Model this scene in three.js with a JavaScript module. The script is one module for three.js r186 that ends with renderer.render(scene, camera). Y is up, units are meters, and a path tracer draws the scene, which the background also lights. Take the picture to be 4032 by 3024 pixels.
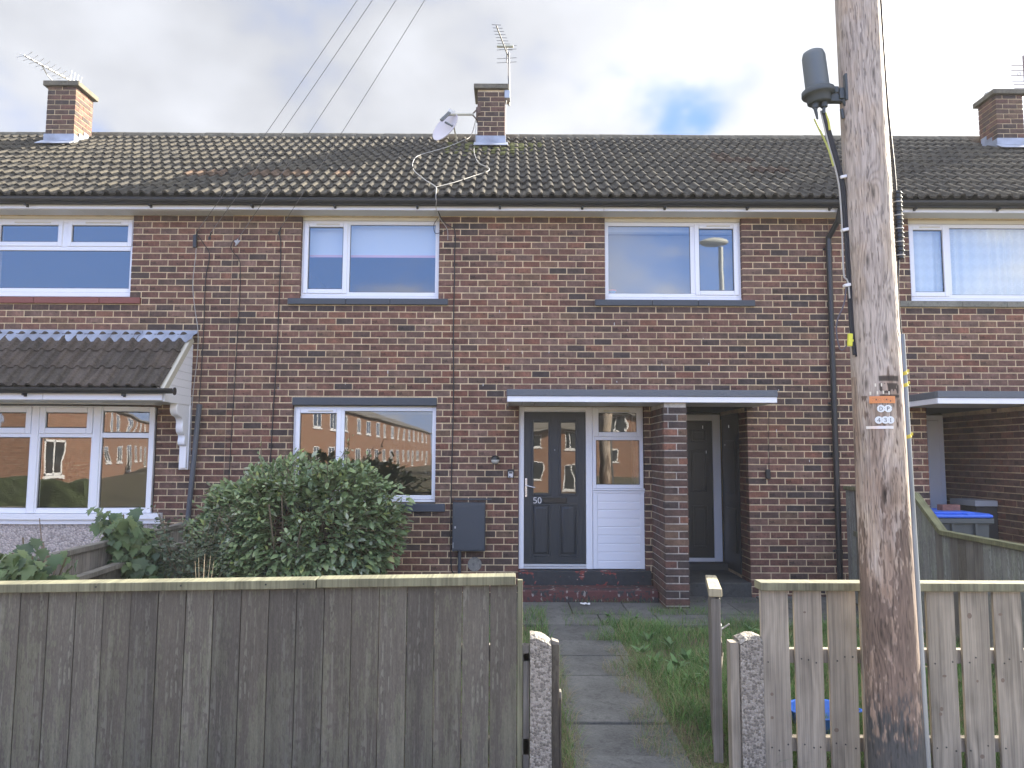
import * as THREE from 'three';
import { mergeGeometries } from 'three/addons/utils/BufferGeometryUtils.js';
import { RoundedBoxGeometry } from 'three/addons/geometries/RoundedBoxGeometry.js';
import { TextGeometry } from 'three/addons/geometries/TextGeometry.js';
import { FontLoader } from 'three/addons/loaders/FontLoader.js';

// ---------------------------------------------------------------- camera, sky, sun, exposure
const R = Math.PI / 180;
const scene = new THREE.Scene();
const camera = new THREE.PerspectiveCamera(53.5, 4 / 3, 0.05, 400);
camera.position.set(0, 1.70, 9.44);
camera.rotation.order = 'YXZ';
camera.rotation.set(5.3 * R, 0, 0.25 * R);
scene.add(camera);

const SUN_AZ = 58 * R, SUN_EL = 27 * R;              // azimuth to the right of straight behind the houses
const sunDir = new THREE.Vector3(Math.sin(SUN_AZ) * Math.cos(SUN_EL), Math.sin(SUN_EL), -Math.cos(SUN_AZ) * Math.cos(SUN_EL));
const sun = new THREE.DirectionalLight(new THREE.Color().setRGB(1.0, 0.91, 0.76), 5);
sun.position.copy(sunDir).multiplyScalar(60); sun.castShadow = true; sun.shadow.radius = 1.5;
sun.shadow.mapSize.set(4096, 4096);
Object.assign(sun.shadow.camera, { left: -30, right: 30, top: 30, bottom: -30, near: 1, far: 140 });
scene.add(sun, sun.target);

const renderer = new THREE.WebGLRenderer({ antialias: true });
renderer.toneMapping = THREE.LinearToneMapping;
renderer.toneMappingExposure = 5.0;
renderer.shadowMap.enabled = true;

// ---------------------------------------------------------------- random numbers and noise
function mulberry(a) { return () => { a |= 0; a = a + 0x6D2B79F5 | 0; let t = Math.imul(a ^ a >>> 15, 1 | a); t = t + Math.imul(t ^ t >>> 7, 61 | t) ^ t; return ((t ^ t >>> 14) >>> 0) / 4294967296; }; }
let rnd = mulberry(50);
const rr = (a, b) => a + (b - a) * rnd();
const pick = (a) => a[Math.floor(rnd() * a.length)];
const clamp = (x, a = 0, b = 1) => Math.min(b, Math.max(a, x));
const sstep = (a, b, x) => { const t = clamp((x - a) / (b - a)); return t * t * (3 - 2 * t); };
const mix = (a, b, t) => a + (b - a) * t;
const mix3 = (a, b, t) => [mix(a[0], b[0], t), mix(a[1], b[1], t), mix(a[2], b[2], t)];
function hash(x, y, s) { let h = Math.imul(x, 374761393) + Math.imul(y, 668265263) + Math.imul(s, 974634777) | 0; h = Math.imul(h ^ h >>> 13, 1274126177); return ((h ^ h >>> 16) >>> 0) / 4294967296; }
function vn(x, y, px, py, s) {                       // value noise that repeats after px, py cells
  const xi = Math.floor(x), yi = Math.floor(y), fx = x - xi, fy = y - yi, u = fx * fx * (3 - 2 * fx), v = fy * fy * (3 - 2 * fy);
  const w = (a, p) => ((a % p) + p) % p;
  const a = hash(w(xi, px), w(yi, py), s), b = hash(w(xi + 1, px), w(yi, py), s), c = hash(w(xi, px), w(yi + 1, py), s), d = hash(w(xi + 1, px), w(yi + 1, py), s);
  return mix(mix(a, b, u), mix(c, d, u), v);
}
function fbm(u, v, fx, fy, oct, s) { let t = 0, a = 0.5, n = 0; for (let i = 0; i < oct; i++) { t += a * vn(u * fx, v * fy, fx, fy, s + i * 17); n += a; a *= 0.55; fx *= 2; fy *= 2; } return t / n; }
function cells(u, v, f, s) {                         // distance to nearest and second nearest feature point, and its number
  const x = u * f, y = v * f, xi = Math.floor(x), yi = Math.floor(y); let d1 = 9, d2 = 9, id = 0;
  for (let j = -1; j < 2; j++) for (let i = -1; i < 2; i++) {
    const cx = xi + i, cy = yi + j, wx = ((cx % f) + f) % f, wy = ((cy % f) + f) % f;
    const dx = cx + hash(wx, wy, s) - x, dy = cy + hash(wx, wy, s + 5) - y, d = Math.hypot(dx, dy);
    if (d < d1) { d2 = d1; d1 = d; id = hash(wx, wy, s + 9); } else if (d < d2) d2 = d;
  }
  return [d1, d2, id];
}
const toS = (c) => 255 * (c <= 0.0031308 ? 12.92 * c : 1.055 * Math.pow(c, 1 / 2.4) - 0.055);
function tex(w, h, fn, linear) {                     // fn(u, v) gives a linear colour or one height
  const d = new Uint8Array(w * h * 4);
  for (let y = 0; y < h; y++) for (let x = 0; x < w; x++) {
    let c = fn((x + 0.5) / w, (y + 0.5) / h); if (typeof c === 'number') c = [c, c, c];
    const k = (y * w + x) * 4;
    for (let i = 0; i < 3; i++) d[k + i] = linear ? clamp(c[i]) * 255 : toS(clamp(c[i]));
    d[k + 3] = 255;
  }
  const t = new THREE.DataTexture(d, w, h); t.magFilter = THREE.LinearFilter; t.minFilter = THREE.LinearMipmapLinearFilter; t.generateMipmaps = true;
  t.wrapS = t.wrapT = THREE.RepeatWrapping; if (!linear) t.colorSpace = THREE.SRGBColorSpace; t.needsUpdate = true;
  return t;
}

// the sky: broken bright cloud before the sun, bluer with loose cloud on the far side
{
  const W = 2048, H = 1024, data = new Float32Array(W * H * 4);
  const holes = [[13.2, 23.4, 3.2, 2.5, 0.62], [11.0, 26.5, 4.5, 2.0, 0.30], [9.5, 26.2, 6.5, 3.2, 0.34], [16, 28.5, 6, 3.5, 0.30], [35.5, 23.5, 4.5, 3, 0.62], [36.0, 29.0, 6, 3.5, 0.50], [-36, 20, 8, 4.5, 0.36], [-151, 14, 25, 9, 1.25], [158, 15, 12, 7, 0.6], [70, 42, 14, 8, 0.4], [-80, 38, 18, 10, 0.5]];
  for (let y = 0; y < H; y++) for (let x = 0; x < W; x++) {
    const el = ((y + 0.5) / H - 0.5) * Math.PI, az = ((x + 0.5) / W - 0.5) * 2 * Math.PI;
    const dx = Math.cos(az) * Math.cos(el), dy = Math.sin(el), dz = Math.sin(az) * Math.cos(el);
    const e = Math.max(dy, 0), q = 1 / (e + 0.32), px = dx * q, pz = dz * q;
    const n = 0.5 * fbm(px / 16 + 0.5, pz / 16 + 0.5, 34, 34, 6, 3) + 0.5 * fbm(px / 16 + 0.31, pz / 16 + 0.77, 90, 90, 5, 71);
    const big = fbm(px / 16 + 0.2, pz / 16 + 0.6, 14, 14, 4, 133);
    const azd = Math.atan2(dx, -dz) / R, eld = el / R;
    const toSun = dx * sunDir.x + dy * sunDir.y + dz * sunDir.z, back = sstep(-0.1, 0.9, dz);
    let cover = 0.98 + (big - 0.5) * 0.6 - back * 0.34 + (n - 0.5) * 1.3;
    for (const [a, b, sa, sb, k] of holes) { const g = Math.exp(-(((azd - a) / sa) ** 2) - ((eld - b) / sb) ** 2); cover -= k * g * (1.0 - (n - 0.45) * 2.4); }
    const cl = sstep(0.22, 0.98, cover);
    const glow = Math.exp(-(1 - toSun) * 5.5), glare = Math.exp(-(1 - toSun) * 26);
    const horizon = Math.exp(-e * 5);
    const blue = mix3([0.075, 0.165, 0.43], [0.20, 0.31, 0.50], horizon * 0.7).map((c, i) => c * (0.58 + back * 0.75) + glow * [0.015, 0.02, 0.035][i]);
    const body = 0.136 + Math.max(back, sstep(0.55, 1.0, dy)) * 0.31 + (n - 0.45) * 0.165 + (big - 0.5) * 0.09, lift = glow * 0.12 + glare * 0.30;  // cloud overhead and behind the camera made brighter to light the shaded fronts
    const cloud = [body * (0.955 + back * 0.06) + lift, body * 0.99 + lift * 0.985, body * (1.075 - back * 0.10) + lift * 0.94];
    const c = mix3(blue, cloud, cl), k = (y * W + x) * 4;
    for (let i = 0; i < 3; i++) data[k + i] = el < 0 ? [0.16, 0.155, 0.14][i] : c[i];
    data[k + 3] = 1;
  }
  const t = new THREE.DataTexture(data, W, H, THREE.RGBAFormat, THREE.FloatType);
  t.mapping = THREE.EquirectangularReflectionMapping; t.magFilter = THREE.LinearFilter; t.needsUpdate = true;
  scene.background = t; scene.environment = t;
}

// ---------------------------------------------------------------- building blocks
const used = {};
function numbered(n) { const k = used[n] = (used[n] ?? -1) + 1; return k ? n + '_' + String(k).padStart(3, '0') : n; }
function mesh(name, geo, mat, parent) {
  const m = new THREE.Mesh(geo, mat); m.castShadow = m.receiveShadow = true;
  m.name = parent ? name : numbered(name); (parent || scene).add(m); return m;
}
function tag(o, label, category, group) { o.userData.label = label; o.userData.category = category; if (group) o.userData.group = group; return o; }
function thing(name, label, category, pos = [0, 0, 0], group) { const g = new THREE.Group(); g.name = numbered(name); g.position.set(...pos); scene.add(g); return tag(g, label, category, group); }
function structure(name, geo, mat) { const m = mesh(name, geo, mat); m.userData.kind = 'structure'; return m; }
const rgb = (r, g, b) => new THREE.Color().setRGB(r, g, b);
function uvm(g, s = 1, ou = 0, ov = 0) {             // uv in metres from the way each face points
  const p = g.attributes.position, n = g.attributes.normal, uv = new Float32Array(p.count * 2);
  for (let i = 0; i < p.count; i++) {
    const ax = Math.abs(n.getX(i)), ay = Math.abs(n.getY(i)), az = Math.abs(n.getZ(i));
    let u, v; if (ax > ay && ax > az) { u = p.getZ(i); v = p.getY(i); } else if (ay > az) { u = p.getX(i); v = p.getZ(i); } else { u = p.getX(i); v = p.getY(i); }
    uv[2 * i] = u * s + ou; uv[2 * i + 1] = v * s + ov;
  }
  g.setAttribute('uv', new THREE.BufferAttribute(uv, 2)); return g;
}
function bx(x0, x1, y0, y1, z0, z1) { return uvm(new THREE.BoxGeometry(Math.abs(x1 - x0), Math.abs(y1 - y0), Math.abs(z1 - z0)).translate((x0 + x1) / 2, (y0 + y1) / 2, (z0 + z1) / 2)); }
function rb(x0, x1, y0, y1, z0, z1, r = 0.004) {     // a box with softened edges
  r = Math.min(r, Math.abs(x1 - x0) * 0.45, Math.abs(y1 - y0) * 0.45, Math.abs(z1 - z0) * 0.45);
  return uvm(new RoundedBoxGeometry(Math.abs(x1 - x0), Math.abs(y1 - y0), Math.abs(z1 - z0), 1, r).translate((x0 + x1) / 2, (y0 + y1) / 2, (z0 + z1) / 2));
}
function plain(g) { if (g.index) g = g.toNonIndexed(); for (const k of Object.keys(g.attributes)) if (!['position', 'normal', 'uv', 'color'].includes(k)) g.deleteAttribute(k); return g; }
const merge = (l) => mergeGeometries(l.map(plain));
const V = (x, y, z) => new THREE.Vector3(x, y, z);
function rod(a, b, r, r2 = r, n = 8) {
  const d = V(...b).sub(V(...a)), g = new THREE.CylinderGeometry(r2, r, d.length(), n);
  g.applyQuaternion(new THREE.Quaternion().setFromUnitVectors(V(0, 1, 0), d.clone().normalize())); g.translate((a[0] + b[0]) / 2, (a[1] + b[1]) / 2, (a[2] + b[2]) / 2); return g;
}
function tube(pts, r, n = 24, m = 6) { return new THREE.TubeGeometry(new THREE.CatmullRomCurve3(pts.map((p) => V(...p)), false, 'centripetal'), n, r, m, false); }
function prism(shapePts, axis, a, b) {               // polygon in the (z, y) plane run along x, or in (x, y) run along z
  const s = new THREE.Shape(shapePts.map(([p, q]) => new THREE.Vector2(p, q)));
  const g = new THREE.ExtrudeGeometry(s, { depth: b - a, bevelEnabled: false });
  if (axis === 'x') g.rotateY(-Math.PI / 2).translate(b, 0, 0); else g.translate(0, 0, a);
  return uvm(g);
}

// ---------------------------------------------------------------- materials
const std = (c, rough = 0.8, o = {}) => new THREE.MeshStandardMaterial({ color: Array.isArray(c) ? rgb(...c) : c, roughness: rough, ...o });
const brickMap = tex(512, 512, (u, v) => {
  const s = fbm(u, v, 60, 10, 3, 5), m = fbm(u, v, 14, 20, 4, 21), g = fbm(u, v, 128, 128, 2, 31);
  const pale = sstep(0.58, 0.78, s) * 0.5 * sstep(0.35, 0.6, m), dark = sstep(0.6, 0.8, fbm(u, v, 9, 16, 3, 88)) * 0.32;
  const k = 0.62 + (m - 0.5) * 0.62 + (g - 0.5) * 0.34 + pale * 0.40 - dark * 1.2; return [k, k * (1 + pale * 0.05), k * (1 + pale * 0.08)];
});
const brickBump = tex(256, 256, (u, v) => fbm(u, v, 60, 60, 4, 41), true);
const mortarMap = tex(256, 256, (u, v) => { const m = fbm(u, v, 8, 8, 4, 7), g = fbm(u, v, 90, 90, 2, 3), k = 0.72 + (m - 0.5) * 0.5 + (g - 0.5) * 0.3; return [k, k, k]; });
const BRICK = [[0.185, 0.105, 0.088], [0.21, 0.128, 0.110], [0.165, 0.092, 0.078], [0.235, 0.155, 0.132], [0.255, 0.178, 0.155], [0.20, 0.145, 0.128], [0.092, 0.073, 0.072], [0.074, 0.063, 0.067], [0.118, 0.084, 0.076], [0.228, 0.115, 0.088], [0.268, 0.145, 0.108], [0.225, 0.150, 0.112], [0.19, 0.14, 0.105], [0.145, 0.09, 0.08], [0.24, 0.14, 0.115], [0.175, 0.12, 0.108]];
const BW = [0, 0, 0, 0, 1, 1, 1, 1, 2, 2, 2, 3, 3, 4, 5, 5, 6, 7, 8, 8, 9, 10, 11, 12, 13, 13, 14, 14, 15, 15, 15, 2, 0, 1, 5];
const brickMats = BRICK.map((c) => std(c.map((v, i) => v * [1.15, 0.945, 0.81][i]), 0.86, { map: brickMap, bumpMap: brickBump, bumpScale: 0.0035 }));
const brickField = new THREE.MeshStandardMaterial({ color: rgb(1.15, 0.945, 0.81), vertexColors: true, roughness: 0.86, map: brickMap, bumpMap: brickBump, bumpScale: 0.0035 });
const mortar = std([0.88, 0.70, 0.44], 0.95, { map: mortarMap, bumpMap: brickBump, bumpScale: 0.004 });
const upvc = std([0.84, 0.85, 0.88], 0.32), cream = std([0.72, 0.69, 0.60], 0.5), seal = std([0.03, 0.03, 0.03], 0.7);
const slateGrey = std([0.05, 0.060, 0.074], 0.55, { bumpMap: brickBump, bumpScale: 0.002 }), felt = std([0.125, 0.14, 0.16], 0.75, { bumpMap: brickBump, bumpScale: 0.004 });
const blackPlastic = std([0.018, 0.02, 0.022], 0.38), cableBlack = std([0.02, 0.02, 0.022], 0.6), cableGrey = std([0.42, 0.41, 0.38], 0.6);
const soffitMat = std([0.62, 0.63, 0.62], 0.4), metal = std([0.6, 0.6, 0.6], 0.35, { metalness: 0.9 });
const paneBump = tex(128, 128, (u, v) => fbm(u, v, 3, 3, 2, 9), true);
function glassMat(wave) { return new THREE.MeshPhysicalMaterial({ color: rgb(0.93, 0.95, 0.94), transmission: 1, thickness: 0, roughness: 0, ior: 2.25, bumpMap: paneBump, bumpScale: wave }); }
const glass = glassMat(0.0003), glassWavy = glassMat(0.0012);
const inside = std([0.22, 0.21, 0.20], 0.9);
const leadMap = tex(256, 256, (u, v) => { const m = fbm(u, v, 6, 6, 5, 15), k = 0.66 + (m - 0.5) * 0.8; return [k, k, k]; });
const lead = std([0.46, 0.51, 0.62], 0.5, { map: leadMap });
const tileMap = tex(512, 512, (u, v) => {
  const m = fbm(u, v, 10, 10, 4, 51), g = fbm(u, v, 110, 110, 3, 61), l = sstep(0.66, 0.74, fbm(u, v, 40, 40, 3, 77));
  let k = 0.52 + (m - 0.5) * 0.55 + (g - 0.5) * 0.5; return mix3([k, k, k * 0.98], [0.86, 0.85, 0.76], l * 0.4);
});
const tileBump = tex(256, 256, (u, v) => fbm(u, v, 50, 50, 4, 13), true);
const tm = (c, rough = 0.92) => new THREE.MeshPhysicalMaterial({ color: rgb(...c), roughness: rough, specularIntensity: 0.35, map: tileMap, bumpMap: tileBump, bumpScale: 0.003 });
const tileMats = [tm([0.112, 0.102, 0.087]), tm([0.094, 0.088, 0.078]), tm([0.126, 0.114, 0.094]), tm([0.104, 0.097, 0.086])], tileOrange = tm([0.18, 0.122, 0.088]), tileRed = tm([0.085, 0.056, 0.046]);
const bayTileMats = [tm([0.155, 0.125, 0.105]), tm([0.135, 0.115, 0.10]), tm([0.17, 0.14, 0.12])];
const ridgeMat = tm([0.25, 0.23, 0.185]), mossMat = std([0.13, 0.135, 0.035], 0.95, { bumpMap: tileBump, bumpScale: 0.01 });
function woodTex(seed, f, opts = {}) {
  return tex(256, 1024, (u, v) => {
    const w = fbm(u, v, 4, 5, 3, seed) * 0.16, gr = vn((u + w) * f, v * 3, f, 3, seed + 3), fine = fbm(u, v, 120, 6, 2, seed + 9), blot = fbm(u, v, 3, 9, 4, seed + 21);
    let k = 0.62 + (gr - 0.5) * 0.34 + (fine - 0.5) * 0.4 + (blot - 0.5) * (opts.blot ?? 0.4); let c = [k, k * 0.99, k * 0.97];
    if (opts.algae) { const a = sstep(0.56, 0.74, fbm(u, v, 9, 3, 4, seed + 33)) * opts.algae; c = mix3(c, [0.92, 1.0, 0.88], a); }
    return c;
  });
}
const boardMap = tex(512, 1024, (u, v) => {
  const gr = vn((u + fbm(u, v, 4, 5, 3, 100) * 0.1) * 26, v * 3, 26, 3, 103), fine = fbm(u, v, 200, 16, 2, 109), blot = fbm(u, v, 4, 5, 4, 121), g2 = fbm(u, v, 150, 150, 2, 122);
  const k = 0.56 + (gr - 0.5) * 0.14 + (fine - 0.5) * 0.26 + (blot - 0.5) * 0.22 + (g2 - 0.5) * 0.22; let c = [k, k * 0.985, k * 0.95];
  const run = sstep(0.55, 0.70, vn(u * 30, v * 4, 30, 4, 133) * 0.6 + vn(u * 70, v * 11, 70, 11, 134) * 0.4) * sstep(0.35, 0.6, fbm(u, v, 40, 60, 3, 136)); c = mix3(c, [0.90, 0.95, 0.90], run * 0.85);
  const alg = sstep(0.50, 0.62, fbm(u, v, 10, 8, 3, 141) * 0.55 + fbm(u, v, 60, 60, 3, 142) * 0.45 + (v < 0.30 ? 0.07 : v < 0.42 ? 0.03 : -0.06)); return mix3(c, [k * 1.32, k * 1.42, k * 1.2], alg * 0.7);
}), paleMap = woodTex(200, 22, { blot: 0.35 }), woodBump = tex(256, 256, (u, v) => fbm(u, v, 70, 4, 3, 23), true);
const wood = (c, map, rough = 0.88) => std(c, rough, { map, bumpMap: woodBump, bumpScale: 0.003 });
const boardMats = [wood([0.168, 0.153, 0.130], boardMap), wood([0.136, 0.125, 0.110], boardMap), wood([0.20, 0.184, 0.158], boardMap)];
const picketMats = [wood([0.44, 0.395, 0.32], paleMap), wood([0.40, 0.36, 0.295], paleMap), wood([0.48, 0.43, 0.35], paleMap)];
const greenWood = wood([0.25, 0.25, 0.165], paleMap), greyWood = wood([0.24, 0.225, 0.20], paleMap), darkWood = wood([0.10, 0.085, 0.07], boardMap), blueWood = wood([0.34, 0.345, 0.33], boardMap);

// ---------------------------------------------------------------- bricks
const CH = 0.082, BM = 0.224, J = 0.0125, BASE = -0.048;
const BG = [0, 1, 2, 3, 4, 5, 6, 7].map(() => {
  const g = new THREE.BoxGeometry(1, 1, 1), uv = g.attributes.uv, ou = rnd(), ov = rnd();
  for (let i = 0; i < uv.count; i++) uv.setXY(i, uv.getX(i) * 0.214 + ou, uv.getY(i) * 0.072 + ov); return g;
});
function courses({ u0, u1, y0 = BASE, y1, holes = [], phase = 0, put }) {
  for (let k = Math.round((y0 - BASE) / CH); ; k++) {
    const a = BASE + k * CH + J / 2, b = a + CH - J; if (b > y1 + 0.015) break;
    const ym = (a + b) / 2; let free = [[u0, u1]];
    for (const h of holes) if (ym > h[2] && ym < h[3]) free = free.flatMap(([s, t]) => h[0] >= t || h[1] <= s ? [[s, t]] : [[s, Math.min(t, h[0])], [Math.max(s, h[1]), t]].filter(([m, n]) => n - m > 0.02));
    const off = phase + (k & 1 ? BM / 2 : 0) + (hash(k, 3, 8) - 0.5) * 0.03;
    for (const [s, t] of free) {
      const cuts = [s];
      for (let i = Math.ceil((s - off) / BM); off + i * BM < t; i++) { const c = off + i * BM + (hash(i, k, 4) - 0.5) * 0.008; if (c - s > 0.05 && t - c > 0.05) cuts.push(c); }
      cuts.push(t);
      for (let i = 0; i + 1 < cuts.length; i++) put(cuts[i] + (i ? J / 2 : 0), cuts[i + 1] - (i + 2 < cuts.length ? J / 2 : 0), a, b);
    }
  }
}
function layBricks(list, parent, max = 300, seen = () => true) {
  for (const b of list) { const cx = (b[0] + b[1]) / 2, cy = (b[2] + b[3]) / 2, cz = b[5]; b.d = Math.hypot(cx, cy - 1.7, cz - 9.44) + (seen(cx, cy, cz) ? 0 : 100); const q = vn(cx * 0.75 + cz * 0.7 + 60, cy * 1.3 + 60, 999, 999, 71) * 0.6 + vn(cx * 2.2 + 60, cy * 3 + 60, 999, 999, 72) * 0.4; b.c = b[6] ?? pick(q > 0.62 && rnd() < 0.75 ? [3, 3, 4, 1, 14, 5, 11, 9, 10] : q < 0.38 && rnd() < 0.75 ? [8, 13, 2, 6, 0, 2, 8, 7, 15] : BW); }
  list.sort((p, q) => p.d - q.d);
  const rest = [];
  list.forEach((b, i) => {
    const j = rr(-0.0025, 0.0025), size = [b[1] - b[0], b[3] - b[2], b[5] - b[4]], at = [(b[0] + b[1]) / 2, (b[2] + b[3]) / 2 + rr(-0.001, 0.001), (b[4] + b[5]) / 2 + j];
    const g = BG[i % 8], tw = rr(-0.006, 0.006);
    if (i < max) { const m = mesh('brick', g, brickMats[b.c], parent); m.position.set(...at); m.scale.set(...size); m.rotation.z = tw; return; }
    const q = g.clone().scale(...size).rotateZ(tw).translate(...at), n = q.attributes.position.count, col = new Float32Array(n * 3), k = rr(0.9, 1.1);
    for (let v = 0; v < n; v++) for (let c = 0; c < 3; c++) col[3 * v + c] = BRICK[b.c][c] * k;
    q.setAttribute('color', new THREE.BufferAttribute(col, 3)); rest.push(q);
  });
  if (rest.length) mesh('brick_field', merge(rest), brickField, parent).userData.kind = 'stuff';
}
// a front wall: mortar body with real openings, and one box per brick; holes are [x0, x1, y0, y1]
function frontWall(parent, x0, x1, holes, brickFrom, brickTo, seen, brickHoles = []) {
  const top = 4.80, m = 0.006, hs = holes.map(([a, b, c, d]) => [a - m, b + m, c - m, d + m]);
  const xs = [...new Set([x0, x1, ...hs.flatMap((h) => [h[0], h[1]])])].filter((x) => x >= x0 && x <= x1).sort((a, b) => a - b), parts = [];
  for (let i = 0; i + 1 < xs.length; i++) {
    const mid = (xs[i] + xs[i + 1]) / 2; let spans = [[-0.3, top]];
    for (const h of hs) if (mid > h[0] && mid < h[1]) spans = spans.flatMap(([s, t]) => [[s, Math.min(t, h[2])], [Math.max(s, h[3]), t]].filter(([p, q]) => q - p > 0.004));
    for (const [s, t] of spans) parts.push(bx(xs[i], xs[i + 1], s, t, -0.26, -0.0035));
  }
  const w = mesh('wall', merge(parts), mortar, parent), list = [];
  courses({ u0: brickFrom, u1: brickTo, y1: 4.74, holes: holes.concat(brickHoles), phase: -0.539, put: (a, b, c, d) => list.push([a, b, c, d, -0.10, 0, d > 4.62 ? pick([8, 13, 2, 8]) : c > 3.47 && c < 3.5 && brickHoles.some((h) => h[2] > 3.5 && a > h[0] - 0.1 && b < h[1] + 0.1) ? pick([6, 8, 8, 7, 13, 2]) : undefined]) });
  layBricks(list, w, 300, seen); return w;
}

// ---------------------------------------------------------------- windows
function bars(x0, x1, y0, y1, z0, z1, w, r = 0.006) { return [rb(x0, x0 + w, y0, y1, z0, z1, r), rb(x1 - w, x1, y0, y1, z0, z1, r), rb(x0 + w, x1 - w, y0, y0 + w, z0, z1, r), rb(x0 + w, x1 - w, y1 - w, y1, z0, z1, r)]; }
function gasket(x0, x1, y0, y1, z) { const t = 0.005; return merge([bx(x0, x0 + t, y0, y1, z - 0.02, z + 0.004), bx(x1 - t, x1, y0, y1, z - 0.02, z + 0.004), bx(x0 + t, x1 - t, y0, y0 + t, z - 0.02, z + 0.004), bx(x0 + t, x1 - t, y1 - t, y1, z - 0.02, z + 0.004)]); }
function pane(x0, x1, y0, y1, z, parent, mat = glass) {
  const g = new THREE.PlaneGeometry(x1 - x0, y1 - y0).translate((x0 + x1) / 2, (y0 + y1) / 2, z); uvm(g, 1, rnd(), rnd());
  mesh('pane', g, mat, parent); mesh('seal', gasket(x0 - 0.001, x1 + 0.001, y0 - 0.001, y1 + 0.001, z), seal, parent);
}
// lights: [x0, x1, y0, y1, opens]; the frame stands at z (its front face)
function makeWindow(parent, x0, x1, y0, y1, z, lights, o = {}) {
  const fw = 0.05, d = 0.07, fr = bars(x0, x1, y0, y1, z - d, z, fw);
  for (const [a, b, c, e] of o.mullions || []) fr.push(rb(a, b, c, e, z - d, z, 0.006));
  const w = mesh('window', merge(fr), upvc, parent);
  for (const [a, b, c, e, opens, m] of lights) {
    if (opens) {
      const s = mesh('sash', merge(bars(a, b, c, e, z - 0.05, z + 0.014, 0.058, 0.008)), upvc, w);
      if (opens !== 'novent') mesh('trickle_vent', merge([rb(mix(a, b, 0.28), mix(a, b, 0.82), e - 0.036, e - 0.018, z + 0.013, z + 0.026, 0.004)]), cream, w);
      pane(a + 0.062, b - 0.062, c + 0.062, e - 0.062, z - 0.012, w, m || glass);
    } else pane(a, b, c, e, z - 0.02, w, m || glass);
  }
  if (o.foot) mesh('sill_trim', merge([rb(x0, x1, y0 - o.foot, y0 - 0.004, z - d, z + 0.012, 0.004)]), upvc, w);
  if (o.head) mesh('head_board', merge([rb(x0, x1, y1 + 0.003, y1 + o.head, z - d, z + 0.006, 0.003)]), cream, w);
  return w;
}
function sill(parent, x0, x1, y0, y1, mat, cuts) {
  const xs = [x0, ...cuts, x1]; const s = mesh('window_sill', merge([bx(x0 + 0.005, x1 - 0.005, y0 + 0.004, y1 - 0.004, -0.14, 0.02)]), mat, parent);
  for (let i = 0; i + 1 < xs.length; i++) mesh('sill_tile', rb(xs[i] + 0.0015, xs[i + 1] - 0.0015, y0, y1, -0.13, 0.035 + rr(-0.001, 0.001), 0.008), mat, s);
}

// ---------------------------------------------------------------- roof
const PITCH = Math.atan2(7.015 - 4.83, 3.03 + 0.335), EAVE = [4.83, 0.335], ROWS = 12, GAUGE = Math.hypot(7.015 - 4.83, 3.365) / ROWS, TW = 0.2875;
function tileGeo(len, lip, variant) {                // two rolls and two pans; nose at v = 0, running back along -z in its own axes
  const us = [], ARC = [-1, -0.8, -0.5, 0, 0.5, 0.8, 1];
  us.push([-TW / 2, 0.003]); for (const c of [-TW / 4, TW / 4]) for (const a of ARC) us.push([c + a * 0.037, 0.004 + 0.040 * Math.sqrt(Math.max(0, 1 - a * a * 0.985))]); us.push([TW / 2, 0.0]);
  const strip = (A, B) => {
    const p = [], uv = [], id = []; us.forEach(([u, h], i) => { for (const q of [A, B]) { p.push(u, h + q[0], q[1]); uv.push(u + variant * 0.37, q[1] + q[0] + variant * 0.21); } if (i) { const k = 2 * i; id.push(k - 2, k, k - 1, k - 1, k, k + 1); } });
    const g = new THREE.BufferGeometry(); g.setAttribute('position', new THREE.Float32BufferAttribute(p, 3)); g.setAttribute('uv', new THREE.Float32BufferAttribute(uv, 2)); g.setIndex(id); g.computeVertexNormals(); return g.toNonIndexed();
  };
  return mergeGeometries([strip([lip, 0.0], [0.002, -len]), strip([lip - 0.024, 0.002], [lip, 0.0])]);
}
const tileGeos = [0, 1, 2, 3].map((v) => tileGeo(GAUGE + 0.03, 0.030, v));
function roofPoint(x, s, lift = 0) { return [x, EAVE[0] + s * Math.sin(PITCH) + lift * Math.cos(PITCH), EAVE[1] - s * Math.cos(PITCH) + lift * Math.sin(PITCH)]; }
const tq = new THREE.Euler(PITCH, 0, 0);
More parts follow.
